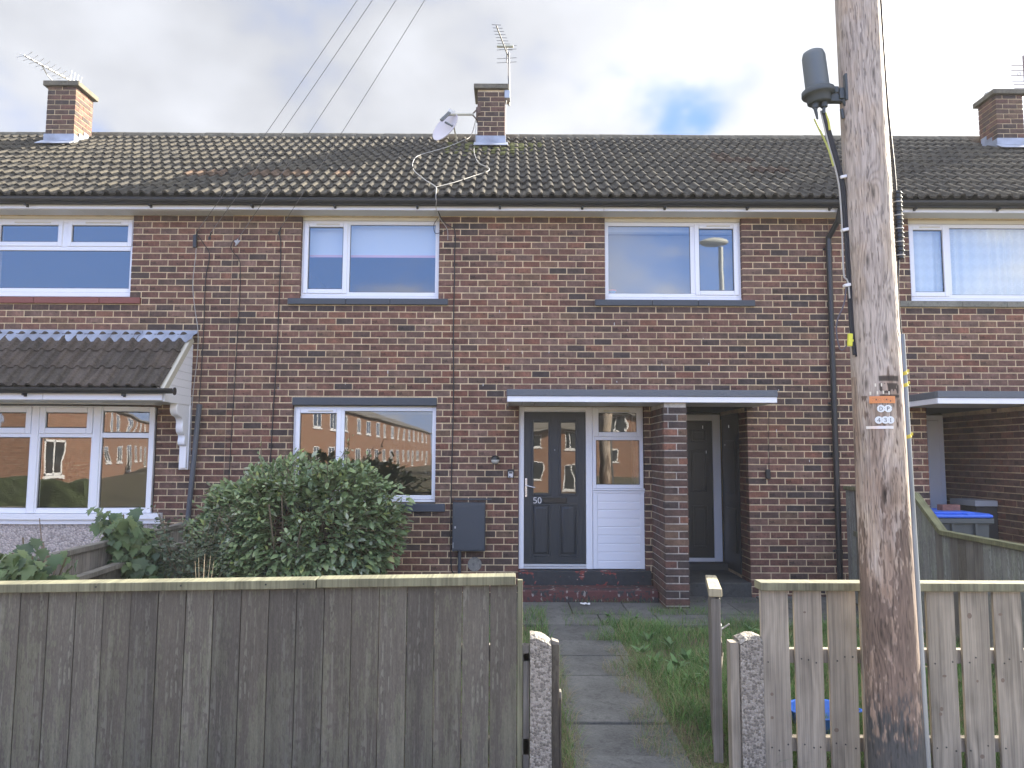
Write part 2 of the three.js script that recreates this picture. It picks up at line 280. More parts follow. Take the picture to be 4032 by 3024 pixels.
function layTiles(roof, x0, x1, clear = []) {
  const list = [];
  for (let i = Math.floor((x0 + 20) / TW); -20 + (i + 0.5) * TW < x1 - 1e-6; i++) for (let k = 0; k < ROWS; k++) {
    const x = -20 + (i + 0.5) * TW; if (x < x0 - 1e-6) continue;
    const p = roofPoint(x + rr(-0.003, 0.003), k * GAUGE + rr(-0.006, 0.006), 0.010 + rr(0, 0.006) + 0.012 * (vn(x * 0.9 + 30, k * 0.5 + 3, 999, 999, 44) - 0.5));
    if (clear.some(([a, b, c, d]) => x > a && x < b && p[2] < d - 0.1 && p[2] > c + 0.1)) continue;
    let m = pick(tileMats); const at = (a, b, c) => Math.abs(x - a) < c && k === b;
    if (k === 3 && x > -4.4 && x < -1.9 && hash(i, k, 2) > 0.25) m = tileOrange;
    if (at(3.13, 7, 0.2) || at(3.35, 6, 0.3) || at(3.65, 4, 0.32)) m = tileRed;
    list.push({ p, m, d: Math.abs(x) * 0.6 + p[1] - 4 + (Math.abs(p[0]) > (9.44 - p[2]) * 0.7 ? 50 : 0), g: tileGeos[(i * 7 + k * 3) % 4], r: rr(-0.016, 0.016), x, k });
  }
  list.sort((a, b) => a.d - b.d); const rest = new Map();
  list.forEach((t, n) => {
    if (n < 300) { const m = mesh('roof_tile', t.g, t.m, roof); m.position.set(...t.p); m.rotation.set(PITCH, 0, t.r); }
    else { const g = t.g.clone().rotateZ(t.r).rotateX(PITCH).translate(...t.p); (rest.get(t.m) || rest.set(t.m, []).get(t.m)).push(g); }
  });
  for (const [m, l] of rest) mesh('roof_tile_field', mergeGeometries(l), m, roof).userData.kind = 'stuff';
}
function makeRoof(house, x0, x1, clear) {
  const a = roofPoint(0, -0.0), b = roofPoint(0, ROWS * GAUGE, -0.02), back = [EAVE[0], 2 * b[2] - EAVE[1]];
  const deck = prism([[a[2] - 0.03, a[1] - 0.01], [b[2], b[1]], [back[1], back[0]], [back[1], back[0] - 0.08], [b[2], b[1] - 0.1], [a[2] - 0.06, a[1] - 0.08]].map(([z, y]) => [z, y]), 'x', x0, x1);
  const roof = mesh('roof', deck, std([0.05, 0.05, 0.05], 0.9), house);
  layTiles(roof, x0, x1, clear);
  for (let x = x0; x < x1 - 0.05; x += 0.455) {
    const len = Math.min(0.45, x1 - x), g = new THREE.CylinderGeometry(0.125, 0.125, len, 14, 1, true, -0.25, Math.PI + 0.5).rotateZ(Math.PI / 2);
    const r = mesh('ridge_tile', uvm(g), ridgeMat, roof);
    r.position.set(x + len / 2, b[1] - 0.015 + rr(-0.004, 0.004), b[2]); r.rotation.z = rr(-0.006, 0.006);
    mesh('ridge_mortar', uvm(rod([x + len, b[1] + 0.02, b[2] + 0.1], [x + len, b[1] - 0.055, b[2] + 0.145], 0.018, 0.024, 6)), ridgeMat, roof);
  }
  return roof;
}
function eaves(house, x0, x1, o) {
  mesh('fascia', merge((o.fascia || [[x0, x1]]).map(([a, b]) => rb(a + 0.002, b - 0.002, 4.712, 4.85, 0.215, 0.24, 0.003))), upvc, house);
  const sf = mesh('soffit', bx(x0, x1, 4.712, 4.72, -0.0, 0.214), soffitMat, house);
  if (o.planks) for (let x = x0; x < x1; x += 0.15) mesh('soffit_board', rb(x + 0.002, Math.min(x + 0.147, x1), 4.704, 4.7125, 0.002, 0.212, 0.003), soffitMat, sf);
  const ring = []; for (let i = 0; i <= 12; i++) { const t = Math.PI * (1 + i / 12); ring.push([0.305 + 0.058 * Math.cos(t), 4.818 + 0.062 * Math.sin(t)]); } for (let i = 12; i >= 0; i--) { const t = Math.PI * (1 + i / 12); ring.push([0.305 + 0.054 * Math.cos(t), 4.818 + 0.058 * Math.sin(t)]); }
  const gut = mesh('gutter', merge([prism(ring, 'x', x0, x1), rod([x0, 4.821, 0.363], [x1, 4.821, 0.363], 0.006)]), blackPlastic, house);
  for (let x = o.b0; x < x1; x += o.step || 1.03) mesh('gutter_bracket', merge([rb(x - 0.014, x + 0.014, 4.725, 4.80, 0.238, 0.258), rb(x - 0.012, x + 0.012, 4.735, 4.757, 0.238, 0.31, 0.003)]), blackPlastic, gut);
}
function shell(house, x0, x1, rows = []) {           // party walls, back wall and floors that keep the rooms dark
  const g = [bx(x0 + 0.02, x0 + 0.12, -0.1, 4.75, -6.3, -0.262), bx(x1 - 0.12, x1 - 0.02, -0.1, 4.75, -6.3, -0.262), bx(x0 + 0.12, x1 - 0.12, -0.1, 4.75, -6.4, -6.25), bx(x0 + 0.12, x1 - 0.12, 2.52, 2.72, -6.25, -0.262), bx(x0 + 0.12, x1 - 0.12, 4.75, 4.78, -6.25, -0.1), bx(x0 + 0.12, x1 - 0.12, -0.1, 0.28, -6.25, -1.45), ...rows];
  mesh('inner_walls', merge(g), inside, house);
}
function chimney(house, x0, x1, z0, z1, yb, yt, o) {
  const body = mesh('chimney', merge([bx(x0 + 0.006, x1 - 0.006, yb - 0.6, yt, z0 + 0.006, z1 - 0.006)]), mortar, house), list = [];
  const put = (k) => (a, b, c, d) => list.push([...k(a, b), c, d, 0, 0]);
  courses({ u0: x0, u1: x1, y0: yb, y1: yt + 0.02, phase: (x0 + x1) / 2, put: (a, b, c, d) => { list.push([a, b, c, d, z1 - 0.1, z1, o.dark ? pick([6, 7, 8, 8, 13]) : pick([8, 13, 6, 8, 12, 7, 8, 2])]); list.push([a, b, c, d, z0, z0 + 0.1]); } });
  courses({ u0: z0 + 0.102, u1: z1 - 0.102, y0: yb, y1: yt + 0.02, phase: z0 + 0.16, put: (a, b, c, d) => { list.push([x0, x0 + 0.1, c, d, a, b]); list.push([x1 - 0.1, x1, c, d, a, b]); } });
  layBricks(list, body, 300);
  mesh('chimney_cap', merge([rb(x0 - 0.06, x1 + 0.06, yt + 0.002, yt + 0.085, z0 - 0.05, z1 + 0.05, 0.012)]), ridgeMat, body);
  const fy = o.fy;
  mesh('lead_flashing', merge([rb(x0 - 0.02, x1 + 0.02, fy - 0.02, fy + 0.145, z1 + 0.002, z1 + 0.014, 0.004), rb(x0 - 0.05, x1 + 0.05, -0.006, 0.006, -0.01, 0.2, 0.004).rotateX(PITCH).translate(0, fy + 0.03, z1 + 0.012),
    ...[-1, 1].flatMap((q) => [0, 1, 2].map((i) => { const a = q < 0 ? x0 - 0.012 : x1 + 0.002; return rb(a, a + 0.010, fy - 0.05 + i * 0.09, fy + 0.145 + i * 0.075, z1 - 0.14 - i * 0.135, z1 - i * 0.135 + (i ? 0 : 0.01)); }))]), lead, body);
  return body;
}

// ---------------------------------------------------------------- the middle house
const font = await new FontLoader().loadAsync('fonts/droid/droid_sans_regular.typeface.json');
function lettering(text, size, x, y, z, depth = 0.003) {
  const g = new TextGeometry(text, { font, size, depth, curveSegments: 5, bevelEnabled: false }); g.computeBoundingBox(); const b = g.boundingBox;
  return g.translate(x - (b.min.x + b.max.x) / 2, y - (b.min.y + b.max.y) / 2, z);
}
const compDoor = std([0.022, 0.028, 0.034], 0.42, { bumpMap: tex(256, 256, (u, v) => fbm(u, v, 60, 4, 3, 88), true), bumpScale: 0.0025 });
const blackDoor = std([0.022, 0.028, 0.032], 0.35);
const wornPaint = std([1, 1, 1], 0.75, {
  bumpMap: brickBump, bumpScale: 0.004, map: tex(1024, 512, (u, v) => {
    const a = fbm(u, v, 7, 9, 5, 61), b = fbm(u, v, 30, 30, 3, 17), red = sstep(0.60, 0.63, a * 0.75 + b * 0.25), bare = sstep(0.66, 0.69, a * 0.5 + b * 0.5) * sstep(0.5, 0.6, fbm(u, v, 12, 20, 3, 5));
    let c = mix3([0.030, 0.034, 0.038], [0.23, 0.045, 0.035], red); c = mix3(c, [0.30, 0.27, 0.24], bare); const k = 0.8 + b * 0.4; return c.map((x) => x * k);
  }),
});
const wornRed = std([1, 1, 1], 0.8, {
  bumpMap: brickBump, bumpScale: 0.004, map: tex(1024, 512, (u, v) => {
    const a = fbm(u, v, 6, 10, 5, 161), b = fbm(u, v, 40, 30, 3, 117), blk = sstep(0.51, 0.57, a * 0.6 + b * 0.4), bare = sstep(0.70, 0.74, fbm(u, v, 20, 12, 4, 15));
    let c = mix3([0.105, 0.036, 0.034], [0.035, 0.034, 0.036], blk); c = mix3(c, [0.34, 0.31, 0.28], bare * 0.7); const k = 0.8 + b * 0.4; return c.map((x) => x * k);
  }),
});
const concreteMap = tex(512, 512, (u, v) => { const m = fbm(u, v, 6, 6, 5, 3), g = fbm(u, v, 120, 120, 2, 8), st = sstep(0.62, 0.7, fbm(u, v, 24, 24, 3, 19)); const k = 0.66 + (m - 0.5) * 0.55 + (g - 0.5) * 0.35; return [k, k, k * 0.97].map((x) => x * (1 - st * 0.25)); });
const concrete = std([0.33, 0.315, 0.285], 0.9, { map: concreteMap, bumpMap: brickBump, bumpScale: 0.004 });
const fabric = std([0.62, 0.65, 0.68], 0.95), pinkTrim = std([0.75, 0.42, 0.48], 0.9);

const house = thing('terraced_house', 'brown brick middle house with dark grey front door numbered 50 and slate grey sills', 'house');
shell(house, -3.54, 4.0, [bx(1.7, 3.1, -0.1, 2.4, -1.42, -1.3)]);
{
  const holes = [[-2.68, -0.93, 3.645, 4.70], [1.168, 2.90, 3.645, 4.70], [-2.72, -0.94, 1.10, 2.30], [0.088, 1.642, 0.30, 2.30], [1.985, 2.915, 0.15, 2.30]];
  const seen = (x, y) => !(y < 0.72 && x < 0) && !(y < 0.35 && x < 1.7) && !(x < -0.95 && y < 1.45) && Math.abs(x - 3.9 + (y - 1.7) * 0.03) > 0.02;
  const wall = frontWall(house, -3.54, 4.0, holes, -3.54, 4.0, (x, y) => seen(x, y), [[-2.735, -0.923, 2.29, 2.41], [-2.83, -0.805, 3.56, 3.65], [1.035, 3.045, 3.56, 3.65], [-2.86, -0.81, 0.99, 1.11]]);
  for (const x of [-0.93, 2.92]) { }
  // first floor windows
  makeWindow(house, -2.68, -0.932, 3.69, 4.663, -0.06, [[-2.655, -2.10, 3.72, 4.64, 1], [-2.07, -0.979, 3.742, 4.613]], { mullions: [[-2.125, -2.07, 3.74, 4.613]], foot: 0.036, head: 0.046 });
  makeWindow(house, 1.168, 2.90, 3.69, 4.663, -0.06, [[2.315, 2.87, 3.72, 4.64, 1], [1.215, 2.262, 3.742, 4.613]], { mullions: [[2.262, 2.317, 3.74, 4.613]], foot: 0.036, head: 0.046 });
  const roller = mesh('roller_blind', merge([bx(-2.63, -0.95, 4.255, 4.70, -0.20, -0.198), rod([-2.63, 4.66, -0.22], [-0.95, 4.66, -0.22], 0.025)]), fabric, house);
  mesh('blind_edge', bx(-2.63, -0.95, 4.225, 4.255, -0.203, -0.196), pinkTrim, roller);
  mesh('blind_case', rb(1.22, 2.86, 4.56, 4.63, -0.25, -0.16), std([0.35, 0.36, 0.36], 0.6), house);
  mesh('net_blind', bx(1.22, 2.86, 3.62, 4.56, -0.31, -0.305), std([0.20, 0.22, 0.24], 0.95), house);
  sill(house, -2.82, -0.807, 3.565, 3.643, slateGrey, [-2.09, -1.535]);
  sill(house, 1.035, 3.045, 3.565, 3.643, slateGrey, [1.755, 2.33]);
  // ground floor window
  makeWindow(house, -2.72, -0.94, 1.145, 2.284, -0.06, [[-2.695, -2.125, 1.17, 2.262, 1], [-2.085, -0.986, 1.196, 2.234]], { mullions: [[-2.14, -2.085, 1.19, 2.234]], foot: 0.032, head: 0.012 });
  sill(house, -2.85, -0.812, 1.0, 1.098, std([0.05, 0.062, 0.085], 0.5), []);
  mesh('lintel', rb(-2.727, -0.931, 2.302, 2.40, -0.14, 0.012, 0.008), slateGrey, house);
  // the table and things on it behind the ground floor window
  // front door
  const fr = mesh('door_frame', merge([rb(0.09, 0.152, 0.31, 2.30, -0.12, -0.045, 0.006), rb(0.92, 1.0, 0.31, 2.30, -0.12, -0.045, 0.006), rb(0.152, 0.92, 2.235, 2.298, -0.12, -0.045, 0.006)]), upvc, house);
  mesh('threshold', merge([rb(0.152, 0.92, 0.312, 0.335, -0.12, -0.03, 0.004), rb(0.152, 0.92, 0.338, 0.366, -0.12, -0.05, 0.004)]), std([0.62, 0.63, 0.66], 0.35, { metalness: 0.5 }), fr);
  const zf = -0.07, leafParts = [], px = [[0.247, 0.482], [0.588, 0.818]], rows = [[1.20, 2.128], [0.46, 1.09]];
  leafParts.push(bx(0.155, px[0][0], 0.37, 2.232, zf - 0.044, zf), bx(px[1][1], 0.917, 0.37, 2.232, zf - 0.044, zf), bx(px[0][1], px[1][0], 0.37, 2.232, zf - 0.044, zf));
  for (const [a, b] of px) leafParts.push(bx(a, b, 0.37, rows[1][0], zf - 0.044, zf), bx(a, b, rows[1][1], rows[0][0], zf - 0.044, zf), bx(a, b, rows[0][1], 2.232, zf - 0.044, zf));
  const door = mesh('front_door', merge(leafParts), compDoor, house);
  for (const [a, b] of px) {
    mesh('glazing_bead', merge([...bars(a - 0.004, b + 0.004, rows[0][0] - 0.004, rows[0][1] + 0.004, zf - 0.01, zf + 0.013, 0.030, 0.006)]), compDoor, door);
    mesh('pane', uvm(new THREE.PlaneGeometry(b - a, rows[0][1] - rows[0][0]).rotateX(-0.012).translate((a + b) / 2, (rows[0][0] + rows[0][1]) / 2, zf - 0.012), 1, rnd(), rnd()), glassWavy, door);
    mesh('panel_moulding', merge(bars(a - 0.004, b + 0.004, rows[1][0] - 0.004, rows[1][1] + 0.004, zf - 0.012, zf + 0.007, 0.024, 0.006)), compDoor, door);
    const pw = b - a, ph = rows[1][1] - rows[1][0], cx = (a + b) / 2, cy = (rows[1][0] + rows[1][1]) / 2;   // raised and fielded panel
    const f = new THREE.CylinderGeometry(Math.SQRT1_2 * (pw / 2 - 0.052) * 2 / 1, Math.SQRT1_2 * (pw / 2 - 0.02) * 2, 0.016, 4, 1).rotateY(Math.PI / 4).rotateX(Math.PI / 2);
    f.scale(1, 1, 1); const p = f.attributes.position; for (let i = 0; i < p.count; i++) { const y = p.getY(i); p.setY(i, y + Math.sign(y) * (ph - pw) / 2); } f.computeVertexNormals();
    mesh('door_panel', merge([uvm(f.toNonIndexed().translate(cx, cy, zf - 0.006)), bx(a, b, rows[1][0], rows[1][1], zf - 0.04, zf - 0.013)]), compDoor, door);
  }
  mesh('letter_box', merge([...bars(0.387, 0.687, 1.104, 1.176, zf, zf + 0.014, 0.011, 0.004), rb(0.397, 0.677, 1.114, 1.166, zf, zf + 0.006)]), std([0.015, 0.016, 0.017], 0.3), door);
  const hd = mesh('door_handle', merge([rb(0.165, 0.195, 1.178, 1.412, zf, zf + 0.012, 0.012), rb(0.170, 0.19, 1.225, 1.26, zf + 0.012, zf + 0.016, 0.006)]), std([0.72, 0.72, 0.74], 0.22, { metalness: 0.85 }), door);
  mesh('lever', merge([rod([0.178, 1.325, zf], [0.178, 1.322, zf + 0.055], 0.010), rod([0.178, 1.322, zf + 0.055], [0.290, 1.296, zf + 0.055], 0.009, 0.007)]), std([0.72, 0.72, 0.74], 0.22, { metalness: 0.85 }), hd);
  for (const [c, x] of [['5', 0.292], ['0', 0.347]]) mesh('numeral', lettering(c, 0.073, x, 1.139, zf, 0.004), std([0.70, 0.70, 0.70], 0.4), door);
  mesh('door_viewer', new THREE.SphereGeometry(0.008, 8, 6).translate(0.535, 1.76, zf), metal, door);
  // sidelight beside the door and its white boards
  const side = mesh('sidelight', merge([...bars(1.002, 1.632, 1.292, 2.298, -0.12, -0.05, 0.045), rb(1.047, 1.587, 1.885, 1.935, -0.12, -0.05)]), upvc, house);
  mesh('sash', merge(bars(1.020, 1.612, 1.925, 2.285, -0.1, -0.036, 0.060, 0.008)), upvc, side);
  mesh('trickle_vent', rb(1.14, 1.46, 2.236, 2.256, -0.037, -0.024, 0.004), cream, side);
  pane(1.082, 1.550, 1.987, 2.223, -0.064, side, glassWavy); pane(1.049, 1.585, 1.339, 1.883, -0.072, side, glassWavy);
  const clad = mesh('cladding', merge([rb(1.004, 1.060, 0.312, 1.235, -0.12, -0.052), rb(1.588, 1.638, 0.312, 1.235, -0.12, -0.052), rb(1.002, 1.644, 1.235, 1.262, -0.12, -0.046), rb(1.000, 1.646, 1.265, 1.290, -0.12, -0.030)]), upvc, house);
  for (let i = 0; i < 9; i++) { const y = 0.313 + i * 0.1025; mesh('cladding_board', merge([rb(1.061, 1.587, y, y + 0.091, -0.12, -0.056, 0.003), bx(1.061, 1.587, y + 0.091, y + 0.1025, -0.12, -0.064)]), upvc, clad); }
  // plinth and doorstep
  mesh('door_plinth', rb(0.086, 1.70, -0.1, 0.303, -0.09, 0.055, 0.012), wornPaint, house);
  mesh('doorstep', rb(0.115, 1.716, -0.1, 0.137, 0.056, 0.42, 0.018), wornRed, house);
  // brick wing wall beside the door
  const wing = mesh('wing_wall', merge([bx(1.728, 1.977, -0.1, 2.295, -1.2, 0.792), bx(1.642, 1.728, -0.1, 2.3, -0.262, -0.1)]), std([0.80, 0.74, 0.64], 0.95, { map: mortarMap }), house), wl = [];
  courses({ u0: 1.72, u1: 1.985, y1: 2.27, phase: 1.72 + 0.15, put: (a, b, c, d) => wl.push([a, b, c, d, 0.7, 0.80, pick([8, 6, 6, 8, 7, 8, 8, 13, 7, 12, 10, 12, 2])]) });
  courses({ u0: 0.002, u1: 0.695, y1: 2.27, phase: 0.0, put: (a, b, c, d) => wl.push([1.72, 1.80, c, d, a, b, pick([8, 13, 2, 12, 8, 0, 15])]) });
  courses({ u0: -1.19, u1: 0.695, y1: 2.27, phase: 0.0, put: (a, b, c, d) => wl.push([1.90, 1.985, c, d, a, b]) });
  layBricks(wl, wing, 200);
  // the passage beside it, with a second door
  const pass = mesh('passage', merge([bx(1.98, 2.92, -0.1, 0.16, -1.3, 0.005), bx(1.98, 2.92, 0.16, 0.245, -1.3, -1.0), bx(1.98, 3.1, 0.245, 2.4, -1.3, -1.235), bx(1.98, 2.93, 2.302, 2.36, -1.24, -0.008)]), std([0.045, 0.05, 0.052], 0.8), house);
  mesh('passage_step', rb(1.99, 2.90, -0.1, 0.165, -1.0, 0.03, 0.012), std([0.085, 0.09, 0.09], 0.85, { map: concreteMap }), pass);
  const ret = mesh('passage_wall', bx(2.923, 3.1, -0.1, 2.4, -1.3, -0.1), mortar, house), pl = [];
  courses({ u0: -0.36, u1: -0.105, y0: 0.1, y1: 2.29, phase: 0, put: (a, b, c, d) => pl.push([2.915, 3.0, c, d, a, b, pick([2, 13, 9, 0])]) });
  layBricks(pl, ret, 60);
  const f2 = mesh('door_frame', merge([rb(1.99, 2.03, 0.25, 2.27, -1.236, -1.19), rb(2.795, 2.905, 0.25, 2.27, -1.236, -1.19, 0.008), rb(2.03, 2.795, 2.185, 2.27, -1.236, -1.19), rb(2.03, 2.795, 0.25, 0.30, -1.236, -1.18)]), upvc, house); f2.userData.label = 'white frame of the passage door';
  const d2 = mesh('passage_door', bx(2.03, 2.795, 0.30, 2.185, -1.236, -1.21), blackDoor, house);
  for (const [a, b] of [[2.125, 2.335], [2.495, 2.71]]) for (const [c, e] of [[1.885, 2.065], [1.20, 1.77], [0.44, 1.01]]) {
    mesh('panel_moulding', merge(bars(a, b, c, e, -1.212, -1.198, 0.022)), blackDoor, d2); mesh('door_panel', rb(a + 0.045, b - 0.045, c + 0.045, e - 0.045, -1.212, -1.201), blackDoor, d2);
  }
  const d3 = mesh('side_door', merge([bx(2.918, 2.93, 0.2, 2.25, -1.18, -0.37), bx(2.908, 2.925, 0.2, 2.25, -0.42, -0.37), bx(2.908, 2.925, 2.2, 2.25, -1.18, -0.42)]), blackDoor, house);
  for (const [c, e] of [[1.20, 1.9], [0.44, 1.01]]) mesh('door_panel', rb(2.910, 2.92, c, e, -1.02, -0.55), blackDoor, d3);
  // canopy over both doors
  const can = mesh('canopy', merge([bx(-0.03, 2.985, 2.31, 2.395, 0.001, 0.82)]), std([0.3, 0.3, 0.3], 0.8), house);
  mesh('felt_edge', merge([rb(-0.055, 3.006, 2.362, 2.438, 0.80, 0.858, 0.006), rb(-0.062, -0.03, 2.362, 2.438, 0.002, 0.80, 0.006), rb(2.975, 3.01, 2.362, 2.438, 0.002, 0.80, 0.006), bx(-0.03, 2.975, 2.396, 2.425, 0.002, 0.80)]), felt, can);
  mesh('canopy_fascia', merge([rb(-0.048, 3.0, 2.297, 2.361, 0.822, 0.845, 0.003), rb(-0.055, -0.032, 2.297, 2.361, 0.002, 0.83, 0.003), rb(2.98, 3.004, 2.297, 2.361, 0.002, 0.83, 0.003)]), upvc, can);
  for (let i = 0; i < 20; i++) { const a = -0.03 + i * 0.1505; mesh('soffit_board', rb(a + 0.003, a + 0.1475, 2.302, 2.311, 0.003, 0.82, 0.003), soffitMat, can); }
  mesh('vent_pipe', rod([2.91, 2.40, 0.4], [2.91, 2.47, 0.4], 0.014), blackPlastic, can);
  // roof
  const roof = makeRoof(house, -3.54, 4.0, [[-0.62, -0.085, -2.85, -2.28]]);
  eaves(house, -3.54, 4.0, { b0: -3.22, step: 1.02, fascia: [[-3.54, 1.13], [1.13, 4.0]] });
  chimney(house, -0.572, -0.135, -2.78, -2.30, 6.68, 7.53, { fy: 6.62, dark: 1 });
  mesh('chimney_pot', new THREE.CylinderGeometry(0.085, 0.09, 0.07, 16).translate(-0.35, 7.65, -2.55), ridgeMat, house);
  rnd = mulberry(77);
  const moss = []; for (let i = 0; i < 420; i++) { const x = -0.25 + (rnd() + rnd() - 1) * 0.8, s = ROWS * GAUGE - 0.62 - rnd() * rnd() * 1.0; const g = new THREE.IcosahedronGeometry(rr(0.012, 0.042), 1); g.scale(1.3, 0.5, 1.2).rotateX(PITCH).translate(...roofPoint(Math.round((x) / 0.14375 - 0.2) * 0.14375 + rr(-0.03, 0.05), s, rr(0.03, 0.055))); moss.push(g); }
  mesh('moss', merge(moss), mossMat, roof).userData.kind = 'stuff';
  // downpipe
  const pipe = mesh('downpipe', merge([rod([3.975, -0.05, 0.06], [3.975, 4.44, 0.06], 0.034, 0.034, 12), rod([3.975, 4.43, 0.06], [4.03, 4.60, 0.22], 0.034, 0.034, 12), rod([4.03, 4.59, 0.22], [4.04, 4.745, 0.30], 0.036, 0.036, 12), new THREE.SphereGeometry(0.036, 10, 8).translate(3.975, 4.435, 0.06), new THREE.SphereGeometry(0.036, 10, 8).translate(4.03, 4.597, 0.22)]), blackPlastic, house);
  for (const y of [0.55, 1.05, 2.35, 4.30, 1.72]) mesh('pipe_clip', merge([new THREE.CylinderGeometry(0.041, 0.041, 0.05, 12).translate(3.975, y, 0.06), rb(3.92, 4.03, y - 0.012, y + 0.012, 0.002, 0.03)]), blackPlastic, pipe);
  // cables on the wall and roof
  const cab = (pts, r, m = cableBlack, n = 40) => mesh('cable', tube(pts, r, n), m, house);
  cab([[-0.93, 4.71, 0.22], [-0.86, 4.60, 0.06], [-0.745, 4.56, 0.012], [-0.732, 4.2, 0.012], [-0.735, 3.2, 0.012], [-0.725, 2.4, 0.012], [-0.74, 1.2, 0.012], [-0.735, 0.5, 0.012], [-0.72, 0.28, 0.012], [-0.66, 0.2, 0.02]], 0.007);
  cab([[-0.93, 4.80, 0.40], [-0.945, 4.70, 0.27], [-0.90, 4.63, 0.1], [-0.83, 4.54, 0.012], [-0.82, 4.40, 0.010]], 0.0045, cableGrey);
  cab([[-0.95, 4.68, 0.02], [-1.0, 4.60, 0.0], [-0.985, 4.50, -0.02], [-0.93, 4.49, 0.012], [-0.83, 4.54, 0.012]], 0.004);
  cab([[-2.92, 4.55, 0.05], [-2.955, 4.49, 0.012], [-2.935, 4.40, 0.010], [-2.93, 3.6, 0.010], [-2.935, 2.9, 0.010], [-2.955, 2.3, 0.010], [-2.98, 1.2, 0.010], [-3.0, 0.6, 0.01]], 0.006);
  cab([[-3.46, 4.40, 0.05], [-3.55, 4.36, 0.012], [-3.56, 4.26, 0.01], [-3.46, 4.16, 0.010], [-3.43, 4.0, 0.01], [-3.44, 3.0, 0.01], [-3.455, 2.3, 0.01], [-3.48, 1.1, 0.01]], 0.0045);
  cab([[3.178, 2.30, 0.04], [3.176, 2.0, 0.01], [3.17, 1.5, 0.01]], 0.003, cableBlack, 12);
  mesh('socket_cover', rb(3.15, 3.205, 1.355, 1.47, 0.002, 0.045, 0.008).rotateZ(0.02), blackPlastic, house);
  const onRoof = (l) => l.map(([x, z]) => roofPoint(x, (EAVE[1] - z) / Math.cos(PITCH), 0.078));
  cab([[-0.60, 7.15, -2.50], [-0.70, 6.96, -2.75], ...onRoof([[-0.83, -2.55], [-1.03, -2.1], [-1.40, -1.52], [-1.43, -1.22], [-1.36, -0.72], [-1.14, -0.21], [-0.965, 0.12], [-0.94, 0.33]]), [-0.94, 4.86, 0.385], [-0.94, 4.80, 0.375]], 0.0055, cableGrey, 90);
  cab([...onRoof([[-0.965, 0.12], [-0.75, -0.10], [-0.50, -0.44], [-0.34, -0.66], [-0.33, -0.82], [-0.47, -1.06], [-0.56, -1.52], [-0.60, -1.92], [-0.605, -2.28]]), [-0.60, 7.0, -2.42]], 0.0045, cableGrey, 80);
  const fl = []; rnd = mulberry(31); for (let i = 0; i < 46; i++) { const x = rr(-3.4, 3.8), y = pick([0, 1]) ? rr(2.5, 3.5) : rr(0.9, 2.2); if (x > -2.8 && x < 1.75 && y < 2.4) continue; const w = rr(0.003, 0.008); fl.push(bx(x, x + w, y, y + rr(0.008, 0.04), -0.002, 0.0035)); }
  mesh('paint_fleck', merge(fl), std([0.7, 0.7, 0.68], 0.7), house).userData.kind = 'stuff';
  mesh('slate_strip', bx(-0.70, -0.245, 1.146, 1.162, -0.01, 0.014), slateGrey, house);
  mesh('patch', uvm(new THREE.CylinderGeometry(0.085, 0.085, 0.012, 20).rotateX(Math.PI / 2).translate(-0.445, 0.37, 0.002)), concrete, house);
}
const bell = thing('wall_lamp', 'small round wall lamp, dark upper half and pale lower half, left of the front door', 'lamp', [-0.204, 1.637, 0]);
{
  mesh('lamp_body', merge([new THREE.CylinderGeometry(0.054, 0.056, 0.03, 24).rotateX(Math.PI / 2).translate(0, 0, 0.015), new THREE.SphereGeometry(0.054, 20, 10, 0, Math.PI * 2, 0, Math.PI / 2).translate(0, 0.001, 0.028)]), blackPlastic, bell);
  mesh('diffuser', new THREE.SphereGeometry(0.052, 20, 10, 0, Math.PI * 2, Math.PI / 2, Math.PI / 2).translate(0, 0, 0.028), std([0.55, 0.55, 0.50], 0.4), bell);
}
const safe = thing('key_safe', 'small key safe with silver front on the brickwork beside the door frame', 'key safe', [-0.010, 1.466, 0]);
{
  mesh('key_safe_case', rb(-0.042, 0.042, -0.052, 0.056, 0, 0.04, 0.014), blackPlastic, safe);
  const f = mesh('cover', rb(-0.033, 0.031, -0.050, 0.028, 0.03, 0.052, 0.010), std([0.55, 0.57, 0.60], 0.35, { metalness: 0.5 }), safe);
  mesh('dial', merge([rb(-0.022, 0.020, 0.004, 0.022, 0.05, 0.055), rb(-0.020, -0.004, -0.042, -0.028, 0.05, 0.054)]), blackPlastic, f);
}
const meter = thing('meter_box', 'dark slate grey meter cupboard fixed on the wall beside the front door', 'meter box', [-0.515, 0.825, 0]);
{
  mesh('meter_case', rb(-0.20, 0.198, -0.288, 0.292, 0, 0.115, 0.006), slateGrey, meter);
  const d = mesh('meter_door', rb(-0.188, 0.188, -0.270, 0.268, 0.10, 0.128, 0.005), slateGrey, meter);
  mesh('catch', merge([rb(-0.172, -0.155, -0.015, 0.012, 0.127, 0.134), rb(-0.19, -0.183, -0.25, -0.18, 0.10, 0.13)]), std([0.5, 0.5, 0.5], 0.5), d);
  mesh('conduit', rod([-0.112, -0.288, 0.05], [-0.112, -0.86, 0.05], 0.022, 0.022, 10), slateGrey, meter);
}

